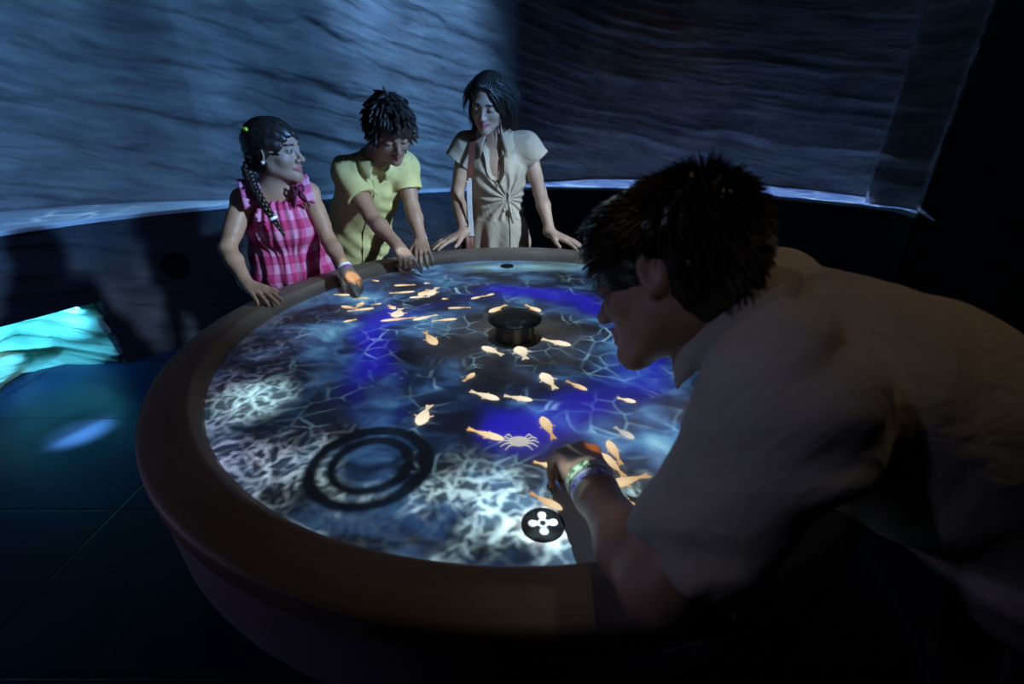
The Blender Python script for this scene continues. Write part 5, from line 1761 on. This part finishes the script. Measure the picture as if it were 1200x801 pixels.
FISH = [
    ((410, 345.5), (391, 345), 1.0, 'cream', 'flat cream fish just left of the girl\'s pointing hand'),
    ((432, 349), (414, 350), 0.8, 'tan', 'thin tan fish right under the girl\'s pointing fingertips'),
    ((444, 329.5), (436, 328), 1.2, 'tan', 'tiny tan fish between the girl\'s hand and the boy\'s pointing hand'),
    ((400, 358.5), (420, 362), 1.0, 'tan', 'left arm of the V made by two tan fish below the girl\'s hand'),
    ((426, 354), (415, 362), 1.2, 'tan', 'right arm of the V made by two tan fish below the girl\'s hand'),
    ((438, 361), (407, 364.5), 0.75, 'cream', 'long slender fish lying along the bottom of the tan V'),
    ((447, 355.5), (437, 357), 1.2, 'tan', 'short tan fish right of the V pair below the girl\'s hand'),
    ((403, 377), (418, 374), 1.0, 'cream', 'single cream fish lowest on the left, under the V pair'),
    ((463, 362), (455, 357.5), 1.5, 'cream', 'short cream fish touching the top of the round fat one'),
    ((464, 371.5), (469, 361), 2.2, 'white', 'round fat white fish on the deep blue patch'),
    ((446, 376), (489, 371.5), 0.55, 'cream', 'longest thin cream fish, left in the row of three below the deep blue'),
    ((484, 375), (513, 368.5), 0.85, 'white', 'white slanted fish, middle in the row of three below the deep blue'),
    ((535, 373.5), (506, 376), 0.75, 'cream', 'cream fish, right in the row of three below the deep blue'),
    ((511, 404), (497, 388), 1.1, 'tan', 'steeply tilted tan fish alone left of the black knob'),
    ((462, 334.5), (487, 333.5), 0.7, 'cream', 'thin level fish closest under the boy\'s pointing finger'),
    ((486, 341.5), (456, 343.5), 0.6, 'cream', 'thin level fish second below the boy\'s pointing finger'),
    ((497, 332), (504, 331.5), 1.8, 'cream', 'tiny dot-like fish just right of the boy\'s fingertip'),
    ((492, 347), (502, 339), 1.7, 'cream', 'left one of two upright fish standing on a flat fish'),
    ((502, 346.5), (512, 336.5), 1.5, 'white', 'right one of two upright fish standing on a flat fish'),
    ((480, 348.5), (504, 347.5), 0.8, 'white', 'flat white fish beneath the two upright ones'),
    ((518, 350), (525, 350), 1.8, 'cream', 'tiny dot-like fish right of the upright pair'),
    ((552, 350), (568, 346.5), 0.9, 'cream', 'left one of two fish nose to tail above left of the knob'),
    ((579, 344), (566, 347.5), 0.9, 'cream', 'right one of two fish nose to tail above left of the knob'),
    ((525, 361), (552, 360), 0.75, 'tan', 'thin tan fish left of the knob, level with its top'),
    ((565, 406), (590, 416), 1.3, 'white', 'plump white fish with long tail below left of the knob'),
    ((607, 406), (617, 421), 1.9, 'white', 'broad white fish pointing up right under the knob'),
    ((669, 404.5), (634, 397), 1.1, 'white', 'white fish with thin tail at the lower right of the knob'),
    ((556, 437), (543, 447), 1.2, 'tan', 'small tan fish with raised head left of the fringed fish'),
    ((635, 437), (652, 456), 1.5, 'white', 'broad white fringed fish halfway between the knob and the man\'s hand'),
    ((688, 457), (663, 446), 0.9, 'tan', 'narrow tan fish just right of the fringed white fish'),
    ((585, 468), (550, 458), 1.0, 'white', 'left one of two white fish meeting tail to nose in mid table'),
    ((624, 469), (590, 463.5), 1.0, 'white', 'right one of two white fish meeting tail to nose in mid table'),
    ((745, 471), (723, 466), 1.3, 'white', 'white fish farthest right, above the ragged pale one'),
    ((491, 498), (503, 474), 1.5, 'white', 'white fish standing steeply right above the ripple rings'),
    ((635, 488), (650, 515), 1.1, 'tan', 'upright tan fish above left of the man\'s hand'),
    ((591, 515), (547, 502), 0.85, 'cream', 'cream fish with long tapering tail left of the crab'),
    ((743, 514), (719, 500), 1.3, 'pale', 'ragged pale fish above right of the man\'s hand'),
    ((652, 547), (625, 541), 1.0, 'cream', 'cream fish half hidden behind the man\'s knuckles'),
    ((659, 597), (620, 577), 0.9, 'tan', 'tan fish between the man\'s wrist and the petal button'),
    ((712, 516), (729, 545), 1.0, 'tan', 'upper one of two crossed tan fish right of the man\'s hand'),
    ((705, 531), (733, 559), 1.0, 'tan', 'lower one of two crossed tan fish right of the man\'s hand'),
    ((710, 570), (761, 556), 0.95, 'tan', 'long tan fish rising to the right beside the man\'s wristband'),
    ((712, 583), (762, 598), 1.0, 'cream', 'long cream fish sloping down right beside the man\'s forearm'),
]
for h, tl, fat, tone, label in FISH:
    fish(h, tl, fat, tone, label)
ZK = Z_SURF + 0.0640
fish((573, 366), (593, 357), 1.1, 'cream', 'cream fish on top of the black knob, left one', ZK)
fish((634, 365), (615, 357), 1.1, 'cream', 'cream fish on top of the black knob, right one', ZK)
# the many-legged round creature, a flat emissive shape like the fish
cp = table_point(608, 517, Z_SURF + 0.0006)
crab = flat_piece('crab', [(0.020 * math.cos(a) * (1 + 0.06 * math.sin(5 * a)), 0.015 * math.sin(a)) for a in np.linspace(0, 2 * math.pi, 28, endpoint=False)], 0.0016, TONES['pale'], None)
crab.location = cp
tag(crab, 'round pale crab with spread thin legs beside the long-tailed cream fish', 'crab')
for k in range(10):
    a = (k % 5 - 2) * 0.42 + (0 if k < 5 else math.pi)
    c0, s0 = math.cos(a), math.sin(a)
    p0 = (0.017 * c0, 0.013 * s0)
    p1 = (0.030 * c0, 0.026 * s0 + 0.004)
    p2 = (0.040 * c0, 0.030 * s0 - 0.004)
    w_ = 0.0013
    flat_piece('leg', [(p0[0], p0[1] + w_), (p1[0], p1[1] + w_), (p2[0], p2[1] + w_ * 0.4), (p2[0], p2[1] - w_ * 0.4), (p1[0], p1[1] - w_), (p0[0], p0[1] - w_)], 0.0012, TONES['pale'], crab)

# ================================================================== dark round disc set into the left ledge front
def ledge_disc():
    a = math.radians(139.0)
    out = V3((-math.cos(a), -math.sin(a), 0))
    c = V3((RC[0] + 2.80 * math.cos(a), RC[1] + 2.80 * math.sin(a), 0.545))
    o = lathe('round_disc', [(0, 0.0), (0.058, 0.0), (0.060, 0.014), (0.066, 0.018), (0.072, 0.014), (0.074, 0.0), (0.074, -0.06), (0, -0.06)], (0, 0), 48, M_BLACK)
    o.matrix_world = Matrix.Translation(Vector(c)) @ frame_from(out).to_4x4()
    tag(o, 'dark round disc set in the rock ledge front left of the girl', 'disc')
    g = lathe('grille', [(0.0, 0.004), (0.010, 0.006), (0.012, 0.003), (0.022, 0.003), (0.024, 0.006), (0.034, 0.006), (0.036, 0.003), (0.046, 0.003), (0.048, 0.006), (0.057, 0.005)], (0, 0), 48, M_BLACK, o)
ledge_disc()
